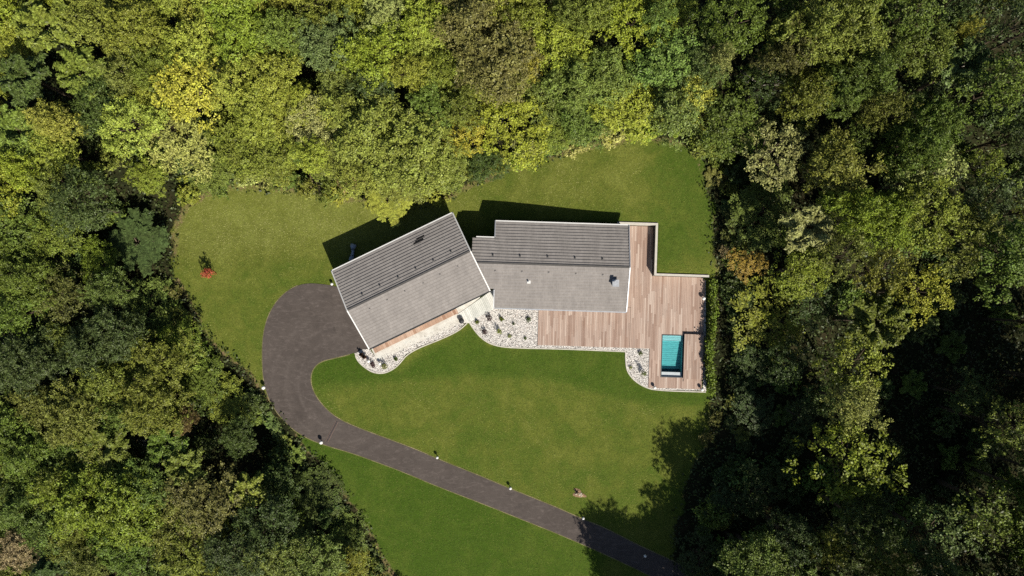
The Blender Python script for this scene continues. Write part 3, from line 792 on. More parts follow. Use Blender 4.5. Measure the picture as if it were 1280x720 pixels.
lamp(414.5,355,'white globe lamp at the garage corner where drive meets lawn', z=0, h=.3, r=.2)
x, y = P(577,401,.3)
m = MB(); m.tube([(0,0,0),(.0,0,.05),(0,0,.5),(0,0,.55),(0,0,.5)], [.2,.24,.3,.31,.24], 14)
o = m.build('planter', MAT['dark_metal'], None, True); o.location = (x, y, .085); tag(o, 'dark round planter on the pale path by the entrance', 'planter')

# roll under the sheet, lying in the house shadow
p0, p1 = P(438,326,.2), P(443,305,.2)
ro = empty('covered_roll', (*p0, gz1(*p0)), label='pale grey covered roll lying on the shaded grass', cat='roll')
dx, dy = p1[0]-p0[0], p1[1]-p0[1]
m = MB(); pts = []; rad = []
for i in range(12):
    t = i/11; pts.append((dx*t+.08*math.sin(t*5), dy*t, .22)); rad.append(.20+.05*math.sin(t*9)+(.1 if t > .75 else 0))
m.tube(pts, rad, 12); m.build('sheet', MAT['tarp'], ro, True)
for t in (.3, .68):
    m = MB(); m.beam((dx*t-.3,dy*t-.02,.40),(dx*t+.3,dy*t+.02,.40),.05,.2); m.build('strap', MAT['dark_metal'], ro)

# bare earth patch with a stump
x, y = P(723.5,617)
sm = empty('stump', (x, y, gz1(x, y)), label='small broken stump in a bare patch on the lower lawn', cat='stump')
m = MB(); n = 18; vs = [(0.05,-.05,.10)]; 
for rr, z in ((.35,.08),(.62,.02)):
    for k in range(n):
        a = 2*math.pi*k/n; q = rr*(1+.3*math.sin(a*3+1)+.15*math.sin(a*5)); ex, ey = q*math.cos(a)*1.15, q*math.sin(a)*.72
        vs.append((ex*.85+ey*.5, ey*.85-ex*.5, z))
fs = [(0,1+k,1+(k+1) % n) for k in range(n)]+[(1+k,1+n+k,1+n+(k+1) % n,1+(k+1) % n) for k in range(n)]
m.add(vs, fs); m.build('soil', MAT['soil'], sm)
m = MB()
for k in range(16):
    a = R_.uniform(0,6.28); d = R_.uniform(.05,.5); m.ball((d*math.cos(a)*.9+.08, d*math.sin(a)*.5-.1, .08), R_.uniform(.05,.11), 7, 5, sz=.6)
m.build('stones', MAT['stone'], sm)
m = MB(); m.tube([(-.2,.12,0),(-.22,.14,.3),(-.3,.2,.5)],[.12,.1,.03],8); m.tube([(-.2,.12,.1),(.05,.18,.35)],[.07,.03],6); m.tube([(-.2,.12,.05),(-.5,.25,.3)],[.06,.02],6); m.build('dead_wood', MAT['bark'], sm)
x, y = P(900.5,589,.3)
m = MB(); 
for k in range(5): m.ball((R_.uniform(-.15,.15), R_.uniform(-.12,.12), .12), R_.uniform(.1,.16), 8, 6, sz=.7)
o = m.build('plastic_bag', MAT['blue_plastic']); o.location = (x, y, gz1(x, y)); tag(o, 'pale blue plastic bag lying in the dark undergrowth', 'bag')

# ------------------------------------------------------------------ foliage
def unit(v): return v/(np.linalg.norm(v, axis=-1, keepdims=True)+1e-9)
def cards(c, n, l, w, g, tang=None, fold=.12):
    """rhombic, slightly folded leaf sprays at points c with normals n"""
    n = unit(n)
    if tang is None: tang = g.normal(size=c.shape)
    t = unit(tang-n*np.sum(tang*n, -1, keepdims=True)); b = np.cross(n, t)
    l = np.asarray(l).reshape(-1, 1)*np.ones((len(c), 1)); w = np.asarray(w).reshape(-1, 1)*np.ones((len(c), 1))
    V = np.stack([c-t*l/2, c-b*w/2+n*w*fold+t*l*.08, c+t*l/2, c+b*w/2+n*w*fold+t*l*.08], 1).reshape(-1, 3)
    return V, np.arange(len(c)*4).reshape(-1, 4)
def rand_dirs(g, n, zmin=-1.0):
    z = g.uniform(zmin, 1, n); a = g.uniform(0, 2*np.pi, n); s = np.sqrt(1-z*z)
    return np.stack([s*np.cos(a), s*np.sin(a), z], 1)

def crown_round(g, R, hz, zc, lobes, clumps, leaves, leaf=.23, lobe_r=.40, twig=.85, zmin=-.15, flatz=.85):
    """round broadleaf crown: lobes on an uneven dome, leaf clumps on each lobe, leaf sprays in each clump"""
    hz = hz*flatz; d = rand_dirs(g, lobes*4, zmin)
    # spread lobes out
    pick = [0]
    while len(pick) < lobes:
        dd = np.min(np.linalg.norm(d[:, None]-d[pick][None], axis=-1), 1); pick.append(int(np.argmax(dd*g.uniform(.75, 1, len(dd)))))
    d = d[pick]; rr = (.30+.62*g.random(lobes)**.8)[:, None]
    an = g.uniform(0, np.pi); el = g.uniform(.78, .95); c_, s_ = np.cos(an), np.sin(an)
    L = d*rr*np.array([R, R, hz]); u_ = L[:, 0]*c_+L[:, 1]*s_; w_ = (-L[:, 0]*s_+L[:, 1]*c_)*el; u_ = u_/el
    L = np.stack([u_*c_-w_*s_, u_*s_+w_*c_, L[:, 2]+g.normal(size=lobes)*.42*R/3.5], 1); lr_ = R*lobe_r*g.uniform(.5, 1.25, lobes)
    ends = L+np.array([0, 0, zc])
    k = lobes*clumps
    li = np.repeat(np.arange(lobes), clumps)
    cd = unit(rand_dirs(g, k, -.35)+d[li]*.5+np.array([0, 0, .25]))
    C = L[li]+cd*(lr_[li]*g.uniform(.55, 1.1, k))[:, None]*np.array([1, 1, .8])
    # each clump is a leafy twig: leaf sprays set along it, the twig reaching outwards
    C[:, 2] += g.normal(size=k)*.30
    td = unit(cd*np.array([1, 1, .45])+g.normal(size=(k, 3))*np.array([.55, .55, .28])); tl = twig*g.uniform(.6, 1.35, k)
    sd = unit(np.cross(td, np.tile([0, 0, 1.0], (k, 1)))+1e-6)
    tilt = unit(np.tile([0, 0, 1.0], (k, 1))+cd*.45+g.normal(size=(k, 3))*.35)
    q = k*leaves; ci = np.repeat(np.arange(k), leaves)
    t_ = g.random(q)**.8; lat = g.normal(size=q)*(.30-.16*t_)*twig
    c = C[ci]+td[ci]*(tl[ci]*t_)[:, None]+sd[ci]*lat[:, None]+np.array([0, 0, 1])*(g.normal(size=q)*.07-.22*t_*t_*tl[ci])[:, None]+np.array([0, 0, zc])
    n = tilt[ci]+g.normal(size=(q, 3))*.42
    tang = td[ci]+sd[ci]*np.sign(lat)[:, None]*.8+g.normal(size=(q, 3))*.35
    V, F = cards(c, n, leaf*g.uniform(.6, 1.4, q), leaf*.55*g.uniform(.7, 1.3, q), g, tang)
    return V, F, ends
def crown_frond(g, R, hz, zc, branches, leaf=.42):
    """feathery crown: drooping compound fronds radiating from the limbs"""
    CC, NN, TT, ends = [], [], [], []
    for i in range(branches):
        az = i*2.39996+g.uniform(-.3, .3); el = g.uniform(.05, 1.15); Lb = R*g.uniform(.65, 1.05)
        h = np.array([math.cos(az), math.sin(az), 0]); side = np.array([-math.sin(az), math.cos(az), 0])
        tip = h*Lb*math.cos(el)+np.array([0, 0, Lb*math.sin(el)*.9]); ends.append(tip*.6+np.array([0, 0, zc]))
        for t in np.linspace(.22, 1.0, 15):
            base = tip*t-np.array([0, 0, .55*t*t*R*.25])
            for sgn in (-1, 1):
                fl = R*.26*(1.15-.7*t)*g.uniform(.7, 1.2)
                fd = unit(side*sgn+h*.75+np.array([0, 0, g.uniform(-.35, .25)]))
                m_ = 8; s = np.linspace(.1, 1, m_)[:, None]
                pts = base+fd*fl*s-np.array([0, 0, 1])*s*s*fl*.3+g.normal(size=(m_, 3))*.05*R/3.5
                CC.append(pts); NN.append(np.tile([0, 0, 1.0], (m_, 1))+g.normal(size=(m_, 3))*.35+fd*.2); TT.append(np.tile(fd, (m_, 1))+g.normal(size=(m_, 3))*.55)
    c = np.concatenate(CC)+np.array([0, 0, zc]); n = np.concatenate(NN); t = np.concatenate(TT)
    V, F = cards(c, n, leaf*g.uniform(.7, 1.3, len(c)), leaf*.42*g.uniform(.7, 1.3, len(c)), g, t)
    return V, F, np.array(ends)
def crown_conifer(g, R, height, z0, whorls):
    CC, NN, TT = [], [], []
    for i in range(whorls):
        f = i/(whorls-1); rr = R*(1-f)**.85*g.uniform(.85, 1.1)+.15; z = z0+(height-z0)*f
        nb = int(9-4*f)
        for k in range(nb):
            az = 2*math.pi*k/nb+i*1.1+g.uniform(-.2, .2); h = np.array([math.cos(az), math.sin(az), 0]); side = np.array([-math.sin(az), math.cos(az), 0])
            Lb = rr*g.uniform(.75, 1.1)
            for t in np.linspace(.15, 1, 10):
                for sgn in (-1, 1):
                    m_ = 4; s = np.linspace(.15, 1, m_)[:, None]
                    fl = Lb*.32*(1.2-t)*g.uniform(.7, 1.2)
                    fd = unit(side*sgn+h*.9)
                    pts = h*Lb*t+np.array([0, 0, z-.30*Lb*t])+fd*fl*s+g.normal(size=(m_, 3))*.05
                    CC.append(pts); NN.append(np.tile([0, 0, 1.0], (m_, 1))+g.normal(size=(m_, 3))*.35); TT.append(np.tile(fd, (m_, 1)))
    c = np.concatenate(CC); n = np.concatenate(NN); t = np.concatenate(TT)
    return (*cards(c, n, .34*g.uniform(.7, 1.3, len(c)), .15*g.uniform(.7, 1.3, len(c)), g, t), np.zeros((0, 3)))
def trunk_mesh(g, zc, hz, ends, r0=.22, lean=.4):
    m = MB(); top = zc+hz*.35; lx, ly = g.uniform(-lean, lean, 2)
    pts = [(lx*f*f, ly*f*f, top*f-.4*(f == 0)) for f in (0, .15, .35, .55, .75, 1)]
    m.tube(pts, [r0*1.5, r0*1.1, r0*.95, r0*.8, r0*.55, r0*.2], 8)
    for e in ends:
        f = g.uniform(.45, .8); b = Vector((lx*f*f, ly*f*f, top*f)); e = Vector(e)
        if e.z < b.z-.5: b.z = max(.5, e.z-.8)
        mid = b.lerp(e, .5)+Vector((g.uniform(-.3, .3), g.uniform(-.3, .3), .25))
        m.tube([b, mid, e], [r0*.42, r0*.26, r0*.08], 5)
    return m.mesh('trunk', MAT['bark'], True)

TEMPL = {}
TR = 3.5
def make_templates():
    spec = {
     'broad': [dict(lobes=18, clumps=19, leaves=24), dict(lobes=22, clumps=16, leaves=24), dict(lobes=15, clumps=22, leaves=24), dict(lobes=25, clumps=15, leaves=24, lobe_r=.34), dict(lobes=19, clumps=18, leaves=24, leaf=.27, twig=1.0)],
     'dense': [dict(lobes=30, clumps=17, leaves=22, lobe_r=.31, leaf=.22, flatz=.55, twig=.75), dict(lobes=36, clumps=14, leaves=22, lobe_r=.28, leaf=.21, flatz=.5, twig=.75), dict(lobes=28, clumps=18, leaves=22, lobe_r=.34, leaf=.23, flatz=.6), dict(lobes=40, clumps=13, leaves=22, lobe_r=.26, leaf=.22, flatz=.55)],
     'airy': [dict(lobes=14, clumps=12, leaves=22, lobe_r=.36, leaf=.25), dict(lobes=17, clumps=10, leaves=22, lobe_r=.32, leaf=.25), dict(lobes=12, clumps=14, leaves=22, lobe_r=.40, leaf=.25), dict(lobes=16, clumps=11, leaves=20, lobe_r=.36, leaf=.28, twig=1.0)],
    }
    s = 100
    for kind, lst in spec.items():
        TEMPL[kind] = []
        for p in lst:
            s += 1; g = np.random.default_rng(s); hz = g.uniform(3.0, 4.0)
            V, F, E = crown_round(g, TR, hz, 8.0, **p)
            TEMPL[kind].append((trunk_mesh(g, 8.0, hz, E[:14]), np_mesh('crown', V, F, MAT['leaf'])))
    TEMPL['big'] = []
    for i in range(2):
        g = np.random.default_rng(150+i); V, F, E = crown_round(g, 5.6, 4.0, 8.0, lobes=60, clumps=21, leaves=24, lobe_r=.22, leaf=.25, flatz=.7)
        TEMPL['big'].append((trunk_mesh(g, 8.0, 4.0, E[:16]), np_mesh('crown', V, F, MAT['leaf'])))
    TEMPL['frond'] = []
    for i in range(3):
        g = np.random.default_rng(200+i); V, F, E = crown_frond(g, TR, 3, 8.0, 30)
        TEMPL['frond'].append((trunk_mesh(g, 8.0, 2.5, E[:16]), np_mesh('crown', V, F, MAT['leaf'])))
    TEMPL['conifer'] = []
    for i in range(2):
        g = np.random.default_rng(300+i); V, F, E = crown_conifer(g, 3.2, 12.5, 1.5, 22)
        TEMPL['conifer'].append((trunk_mesh(g, 9, 6, [], .2, .1), np_mesh('crown', V, F, MAT['needle'])))
    TEMPL['shrub'] = []
    for i in range(4):
        g = np.random.default_rng(400+i)
        V, F, E = crown_round(g, 1.0, .8, .75, lobes=10, clumps=9, leaves=14, leaf=.19, lobe_r=.45, twig=.38, zmin=-.4)
        TEMPL['shrub'].append((None, np_mesh('shrub', V, F, MAT['leaf'])))
    TEMPL['shrub_frond'] = []
    for i in range(2):
        g = np.random.default_rng(450+i); V, F, E = crown_frond(g, 1.1, .7, .35, 16, leaf=.2)
        TEMPL['shrub_frond'].append((None, np_mesh('shrub', V, F, MAT['leaf'])))
    # bare dead tree
    g = np.random.default_rng(500); m = MB()
    def grow(p, d, L, r, lev):
        e = p+d*L; mid = p.lerp(e, .5)+Vector(g.normal(size=3)*L*.06); m.tube([p, mid, e], [r, r*.75, r*.5], 5)
        if lev == 0: return
        for _ in range(3):
            nd = (d+Vector(g.normal(size=3))*.55+Vector((0,0,.12))).normalized(); grow(p.lerp(e, g.uniform(.55, 1)), nd, L*g.uniform(.5, .75), r*.5, lev-1)
    grow(Vector((0,0,-.3)), Vector((.05,.03,1)), 6.0, .22, 0)
    for k in range(5):
        a = k*1.3; grow(Vector((.2,.1,4.2+.4*k)), Vector((math.cos(a), math.sin(a), .45)).normalized(), 2.6, .10, 3)
    TEMPL['dead'] = [(m.mesh('dead_tree', MAT['deadwood'], True), None)]
make_templates()

COLS = {
 'yel': (.40,.39,.05), 'ylg': (.30,.34,.042), 'lime': (.25,.315,.034), 'grn': (.150,.215,.036), 'olv': (.195,.230,.038), 'drk': (.080,.118,.028),
 'blu': (.165,.220,.058), 'brn': (.165,.170,.040), 'org': (.38,.27,.04), 'pale': (.36,.38,.105), 'gold': (.275,.30,.042), 'red': (.50,.12,.065), 'maroon': (.06,.02,.022), 'tan': (.34,.27,.12), 'rust': (.21,.14,.048)}
CNAME = {'yel':'golden yellow','ylg':'yellow-green','lime':'bright lime green','grn':'mid green','olv':'olive green','drk':'dark green','blu':'greyish green','brn':'brownish olive','org':'orange-yellow','pale':'pale green',
         'gold':'olive gold','red':'orange red','maroon':'dark maroon','tan':'dry tan','rust':'rusty red'}
KNAME = {'broad':'broadleaf tree','dense':'bushy tree','airy':'open airy tree','frond':'feathery tree','conifer':'conifer','shrub':'rounded shrub','big':'broad tree','shrub_frond':'feathery shrub','dead':'bare dead tree'}
def words(n):
    one = 'zero one two three four five six seven eight nine ten eleven twelve thirteen fourteen fifteen sixteen seventeen eighteen nineteen'.split()
    ten = '- - twenty thirty forty fifty sixty seventy eighty ninety'.split()
    if n >= 100: return 'one hundred'
    return one[n] if n < 20 else ten[n//10]+('-'+one[n % 10] if n % 10 else '')
def where(u, v):
    return '%s percent across and %s percent down the photo' % (words(round(min(max(u, 0), 1280)/12.8)), words(round(min(max(v, 0), 720)/7.2)))
used = set()
def region(u, v):
    if v < 235 and 215 < u < 860: return 'above the lawn'
    if u < 520: return 'left of the drive' if v > 330 else 'in the upper left woods'
    return 'right of the deck' if 240 < v < 500 else ('in the upper right woods' if v <= 240 else 'in the lower right woods')
TREES = []
def tree(u, v, r, col, kind='broad', top=11.0, label=None, depth=None, group='trees of the surrounding woods'):
    """u, v, r: crown centre and radius as they stand in the photograph; top: height of the crown's top above ground"""
    if not (u > 640 and v > 560):                     # low growth wherever the photo's lawn, drive or deck beside it lie in the sun
        while top > 2.4:
            zz = top*.72; x, y = P(u, v, zz); Rq = r/S*(H-zz)/H*1.0; bad = False
            for hh in (.5, .75, .95):
                q = hh*top/math.tan(math.radians(SUN_EL)); sx, sy = x-.5*q, y+.866*q
                a = np.linspace(0, 6.28, 12, endpoint=False)
                if (inpoly(sx+Rq*np.cos(a), sy+Rq*np.sin(a), LAWN) & (sy+Rq*np.sin(a) < 15)).sum() > 0: bad = True
            if not bad: break
            top -= .4
            if top <= 2.4 and u > 860 and r > 12: top = 3.2; r *= .88; u += 7
    zc = top*.72
    x, y = P(u, v, zc); zg = gz1(x, y); x, y = P(u, v, zg+zc)
    Rw = r/S*(H-zg-zc)/H
    big = r > 43 and kind in ('broad', 'dense')
    if big: kind = 'big'
    s = Rw/(5.6 if big else TR)/.98
    sz = top/12.0
    i = R_.randrange(len(TEMPL[kind])); tm, cm = TEMPL[kind][i]
    if label is None and (u > 1280+r or v > 720+r):
        label = 'tall broadleaf tree standing beyond the edge of the photo'; group = 'trees beyond the edge of the photo'
    if label is None:
        size = 'large ' if r > 46 else ('small ' if r < 25 else '')
        label = '%s%s %s, %s' % (size, CNAME[col], KNAME[kind], where(u, v))
        # off-frame or clashing: add a hair
        while label in used: u = u+7 if u < 1270 else u-200; label = '%s%s %s, %s' % (size, CNAME[col], KNAME[kind], where(u, v))
    used.add(label)
    name = {'conifer':'conifer_tree','dead':'dead_tree'}.get(kind, 'broadleaf_tree')
    o = empty(name, (x, y, zg), R_.uniform(0, 6.28), label=label, cat='tree', group=group)
    o.scale = (s, s, max(zc/8.0, .2) if kind != 'conifer' else sz)
    if kind == 'dead':
        o.scale = (s, s, s); link('trunk', tm, o); return o
    t = link('trunk', tm, o)
    c = link('crown', cm, o)
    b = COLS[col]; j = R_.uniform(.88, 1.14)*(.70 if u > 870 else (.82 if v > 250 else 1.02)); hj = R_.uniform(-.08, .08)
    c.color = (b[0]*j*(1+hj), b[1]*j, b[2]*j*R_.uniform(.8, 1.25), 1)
    TREES.append((u, v, r))
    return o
def shrub(u, v, r, col, kind='shrub', label=None, z=None, h=1.0, group='shrubs along the lawn edge', cat='shrub', name='shrub'):
    x, y = P(u, v, .5); zg = gz1(x, y) if z is None else z
    s = r/S*(.82 if name == 'garden_plant' else 1.0); me = R_.choice(TEMPL[kind])[1]
    o = bpy.data.objects.new(name, me); COL.objects.link(o)
    if label is None:
        label = '%s%s %s, %s' % ('low ' if h < .9 else '', CNAME[col], KNAME[kind], where(u, v))
        while label in used: u = u+5 if u < 1270 else u-150; label = '%s%s %s, %s' % ('low ' if h < .9 else '', CNAME[col], KNAME[kind], where(u, v))
    used.add(label)
    o.location = (x, y, zg-.05); o.rotation_euler = (0, 0, R_.uniform(0, 6.28)); o.scale = (s, s, s*h)
    b = COLS[col]; j = R_.uniform(.8, 1.2); o.color = (b[0]*j*R_.uniform(.9,1.1), b[1]*j, b[2]*j, 1)
    return tag(o, label, cat, group)

SPECIAL = {(230,104):'bright golden yellow tree in the upper left woods',(222,176):'pale cream-green tree just below the golden yellow tree',(606,52):'big brownish olive tree at the top edge above the house',
 (486,176):'big yellow-green tree overhanging the lawn above the left wing',(590,168):'small yellow tree at the wood edge above the roof step',(486,250):'feathery branch-like small tree drooping over the house shadow',
 (124,332):'low lime green bush between feathery trees left of the lawn',(934,328):'small orange-yellow tree right of the lawn beside the deck',(1150,364):'yellowish large-leaved tree above the black gap on the right',
 (128,628):'broad light green tree, largest crown in the lower left woods',(58,672):'small rusty red tree near the lower left corner',(230,526):'rusty tinted small tree in the left woods beside the drive bend',(18,690):'dry tan tree in the lower left corner',
 (1062,574):'broad yellow-green tree standing alone in the dark lower right woods',(62,706):'dark conifer at the bottom edge near the left corner',(172,302):'dark feathery tree at the left wood edge above the red shrub',(1032,44):'big olive gold tree at the top edge of the right woods'}
# crowns read off the photograph
HAND = [
 # upper left and top
 (230,104,42,'yel','broad',9.5),(340,98,36,'ylg','dense',9),(408,52,36,'blu','dense',10),(300,28,40,'lime','dense',10),(172,42,44,'olv','dense',10),(62,36,42,'olv','frond',11),(36,98,36,'drk','frond',11),
 (105,92,36,'olv','frond',10),(222,176,40,'pale','broad',7.5),(135,132,34,'drk','dense',9),(312,186,40,'olv','dense',7),(390,150,30,'pale','dense',7.5),(186,222,22,'lime','dense',5),(26,166,38,'grn','frond',10),
 (240,60,32,'ylg','dense',10),(370,130,24,'ylg','dense',8),(356,40,26,'grn','dense',10),(275,80,22,'grn','dense',8),(268,215,24,'olv','dense',4),(420,195,28,'olv','dense',6),(110,20,34,'olv','dense',10),
 (480,22,26,'pale','dense',10),(466,68,40,'lime','dense',10),(470,112,28,'drk','broad',8),(532,18,32,'ylg','dense',10.5),(606,52,64,'brn','dense',10.5),(486,176,66,'gold','dense',9),(590,168,24,'yel','broad',6),
 (540,128,26,'grn','dense',8),(640,150,42,'ylg','broad',7.5),(662,82,18,'yel','dense',9),(698,52,38,'ylg','dense',10),(738,100,44,'grn','broad',9),(788,28,38,'lime','broad',10.5),(832,78,40,'grn','broad',10),
 (782,136,40,'ylg','dense',7.5),(728,150,28,'grn','dense',6),(846,132,34,'blu','broad',9),(606,206,22,'drk','dense',4),(512,228,28,'olv','dense',5),(562,202,28,'olv','dense',5.5),(486,250,34,'gold','frond',4.5),
 (690,168,24,'olv','dense',5),(425,100,26,'olv','dense',8),(560,90,24,'olv','dense',9),(350,205,22,'olv','dense',4.5),(820,28,22,'grn','broad',11),(745,20,26,'olv','broad',11),(655,20,26,'olv','dense',11),
 # upper right
 (908,38,36,'grn','broad',12),(893,78,16,'pale','broad',12),(872,92,26,'blu','broad',11),(868,124,26,'yel','broad',9),(1032,44,54,'gold','dense',14),(1132,28,40,'grn','airy',14),(1196,46,16,'yel','broad',12),(1152,66,34,'olv','dense',13),
 (984,72,30,'brn','broad',13),(1064,100,44,'grn','broad',13),(1200,86,38,'blu','frond',13),(1262,38,40,'drk','airy',15),(1002,116,30,'olv','broad',12),(906,156,38,'grn','broad',9.5),(962,192,42,'pale','airy',11),(1072,166,26,'grn','airy',10),
 (1040,212,40,'gold','broad',12),(1150,172,44,'grn','broad',13),(1242,112,40,'grn','airy',15),(1152,222,40,'pale','airy',12),(1222,212,26,'lime','airy',11),(1262,172,30,'drk','airy',13),(950,110,26,'drk','airy',9),(1100,140,24,'olv','broad',13),
 # right
 (950,264,40,'grn','broad',11),(1010,284,36,'pale','frond',12),(1080,272,44,'lime','broad',13),(1142,266,42,'ylg','broad',13),(1222,258,38,'drk','airy',13),(934,328,20,'org','airy',6),(1000,336,34,'ylg','broad',11),
 (1202,292,38,'olv','broad',14),(1252,324,40,'grn','broad',15),(1150,364,34,'yel','airy',13),(1092,402,44,'olv','frond',13),(962,400,42,'gold','airy',11),(1022,378,30,'drk','airy',8),(912,372,20,'blu','airy',6),(1066,456,38,'ylg','airy',12),(985,452,24,'drk','airy',7),
 (1060,502,32,'pale','broad',13),(1062,574,54,'ylg','airy',14),(1030,682,26,'olv','broad',12),(1100,702,34,'ylg','airy',13),(1162,668,44,'blu','airy',13),(1250,636,46,'grn','airy',15),(1256,532,34,'olv','airy',16),(1204,492,26,'blu','airy',9),
 (932,512,28,'drk','airy',7),(946,618,30,'drk','airy',6),(984,668,30,'drk','broad',11),(930,690,30,'drk','airy',9),(1000,520,22,'drk','airy',7),
 # left
 (172,302,44,'drk','frond',10),(112,258,36,'drk','broad',11),(124,332,25,'lime','dense',5),(60,290,36,'olv','dense',7),(28,342,44,'grn','broad',9),(80,368,34,'brn','broad',8),(130,426,44,'drk','broad',9.5),(190,392,36,'grn','broad',8.5),(222,424,24,'lime','dense',6),
 (40,452,44,'drk','broad',9),(202,452,36,'olv','broad',8.5),(30,560,46,'grn','dense',9),(100,520,44,'olv','dense',9.5),(192,504,44,'olv','dense',9),(230,526,15,'rust','dense',8),(128,628,60,'lime','dense',9.5),(180,604,34,'grn','dense',9.5),
 (250,626,42,'brn','broad',9),(310,612,26,'gold','frond',8.5),(50,640,44,'grn','dense',9),(18,690,26,'tan','dense',8),(58,672,15,'rust','dense',6),(62,706,38,'drk','conifer',9),(342,652,38,'drk','broad',8),(392,700,34,'grn','broad',8),
 (300,692,38,'drk','broad',9),(230,692,34,'olv','broad',9),(282,500,28,'ylg','dense',6.5),(250,480,30,'grn','broad',7.5),(430,715,24,'gold','dense',6),(350,600,22,'drk','broad',5),(300,545,24,'drk','broad',6),(160,690,34,'grn','dense',9),
]
for h in HAND: tree(*h, label=SPECIAL.get(h[:2]))
# gaps in the woods, where the photograph is black
HOLES = [(1195,405,62),(1130,442,42),(1240,440,52),(1175,560,48),(1125,620,30),(1185,600,34),(1010,530,26),(1000,600,30),(125,205,20),(165,250,44),(196,262,22),(200,270,26),(270,156,16),(470,108,14),(275,566,26),(1240,160,18),(1210,130,22),(1000,240,16),(920,200,30),(905,240,24),(900,300,14),(245,355,16),(1150,540,54),(1165,610,40),(1110,640,24),(1225,590,26),(955,500,30),(960,560,44),(985,610,34),(1020,545,22),(160,700,12)]
# fill the rest of the woods
pal = {'top':(['olv','ylg','ylg','ylg','lime','gold','olv'], ['dense','dense','dense','broad'], (6.5,11)), 'left':(['grn','olv','drk','olv','grn','olv'], ['dense','broad','dense','frond'], (7.5,9.5)),
       'right':(['grn','drk','olv','grn','gold','drk'], ['broad','airy','airy','airy'], (11,15))}
cand = [(u+R_.uniform(-12,12), v+R_.uniform(-12,12)) for u in range(-40, 1330, 17) for v in range(-40, 830, 17)]
R_.shuffle(cand); cand.sort(key=lambda c: -(R_.random()))
lawn_a = np.array(LAWN_PX, float)
# trees just outside the frame whose shade reaches into it
for (u, v, r, c, k, tp) in [(1180,780,46,'grn','broad',15),(1260,760,46,'drk','broad',16),
    (1368,556,52,'grn','broad',17),(1330,600,48,'olv','broad',17),(1345,480,40,'grn','broad',16),(1300,650,48,'grn','broad',16),(1400,620,50,'grn','broad',18),(1345,720,48,'grn','broad',16),(1395,520,44,'grn','broad',17)]:
    tree(u, v, r, c, k, tp)
def shade_tree(us, vs, r, c, top, k='broad'):
    q = top*.72/math.tan(math.radians(SUN_EL))*S; f = (H-top*.72)/H
    tree(640+(us+.5*q-640)/f, 360+(vs+.866*q-360)/f, r, c, k, top)
for (us, vs, r, top) in [(868,578,30,12),(884,628,36,13),(850,668,38,13),(802,690,42,13),(772,694,30,12),(752,672,20,11),(830,712,46,14),(788,735,44,13),(892,690,46,14)]:
    shade_tree(us, vs, r+7, 'grn', top, 'dense')
for (us, vs) in [(965,600),(945,690),(1005,650),(1015,570),(985,530),(1120,650),(1180,590)]:
    shade_tree(us, vs, 54, 'drk', 21)
for (us, vs) in [(1150,540),(1165,612),(1215,560),(1100,610),(1235,465),(1190,400),(1130,450)]:
    shade_tree(us, vs, 50, 'grn', 18)
DRIVE_PX = outer_px+inner_px
nfill = 0
for u, v in cand:
    if len(TREES) >= 296: break
    reg = 'right' if u > 860 else ('top' if v < 250 else 'left')
    r = R_.uniform(24, 40) if reg != 'top' else R_.uniform(22, 36)
    if u < -30 or v < -30 or u > 1315 or v > 760: continue
    x, y = u, v
    ax, ay = np.array([u*1.0]), np.array([v*1.0])
    if inpoly(ax, ay, LAWN_PX)[0] or polydist(ax, ay, LAWN_PX)[0] < r*.85: continue
    if any((u-a)**2+(v-b)**2 < (c+r*.5)**2 for a, b, c in HOLES): continue
    if u > 780 and v > 600 and (inpoly(ax, ay, DRIVE_PX)[0] or polydist(ax, ay, DRIVE_PX)[0] < r*.6): continue
    if any((u-a)**2+(v-b)**2 < ((.76 if reg == 'right' else .60)*(r+c))**2 for a, b, c in TREES): continue
    cl, kd, (h0, h1) = pal[reg]
    if reg == 'left' and polydist(ax, ay, LAWN_PX)[0] < 75: cl = ['drk','drk','grn']
    if 780 < u < 985 and v > 540: h0, h1, cl = (2.6, 3.4, ['drk']) if u < 945 else (3.5, 5.0, ['drk'])
    if 985 <= u < 1060 and v > 420: cl = ['drk','drk','olv']
    tree(u, v, r, R_.choice(cl), R_.choice(kd), R_.uniform(h0, h1)); nfill += 1
gaps = [(u+R_.uniform(-9,9), v+R_.uniform(-9,9)) for u in range(-10, 1300, 15) for v in range(-10, 740, 15)]; R_.shuffle(gaps); SAP = []
SAPQ = []
for u, v in gaps:
    if len(SAPQ) > 150: break
    ax, ay = np.array([u*1.0]), np.array([v*1.0])
    if inpoly(ax, ay, LAWN_PX)[0] or polydist(ax, ay, LAWN_PX)[0] < 16: continue
    if any((u-a)**2+(v-b)**2 < (c*.7)**2 for a, b, c in TREES) or any((u-a)**2+(v-b)**2 < (c+13)**2 for a, b, c in SAP): continue
    r = R_.uniform(12, 20); SAP.append((u, v, r)); dark = u > 900 or any((u-a)**2+(v-b)**2 < c*c for a, b, c in HOLES)
    SAPQ.append((u, v, r, R_.choice(['drk','drk','grn'] if dark else ['drk','grn','olv'])))
open('/tmp/cnt','w').write(str((len(TREES), nfill, len(SAPQ))))
for (u, v, r, lab) in [(962,95,24,'bleached bare dead tree among the crowns above the right end of the lawn'),(182,568,22,'grey bare dead tree in the left woods beside the drive'),(1215,72,22,'grey bare branches of a dead tree in the upper right woods'),(1060,690,20,'thin bare dead tree in the lower right woods')]:
    tree(u, v, r, 'drk', 'dead', 9, label=lab, group='dead trees in the woods')

for q in SAPQ: shrub(*q, kind=R_.choice(['shrub','shrub','shrub_frond']), h=R_.uniform(1.0, 1.6), group='young growth in the gaps of the woods', name='sapling', cat='sapling')
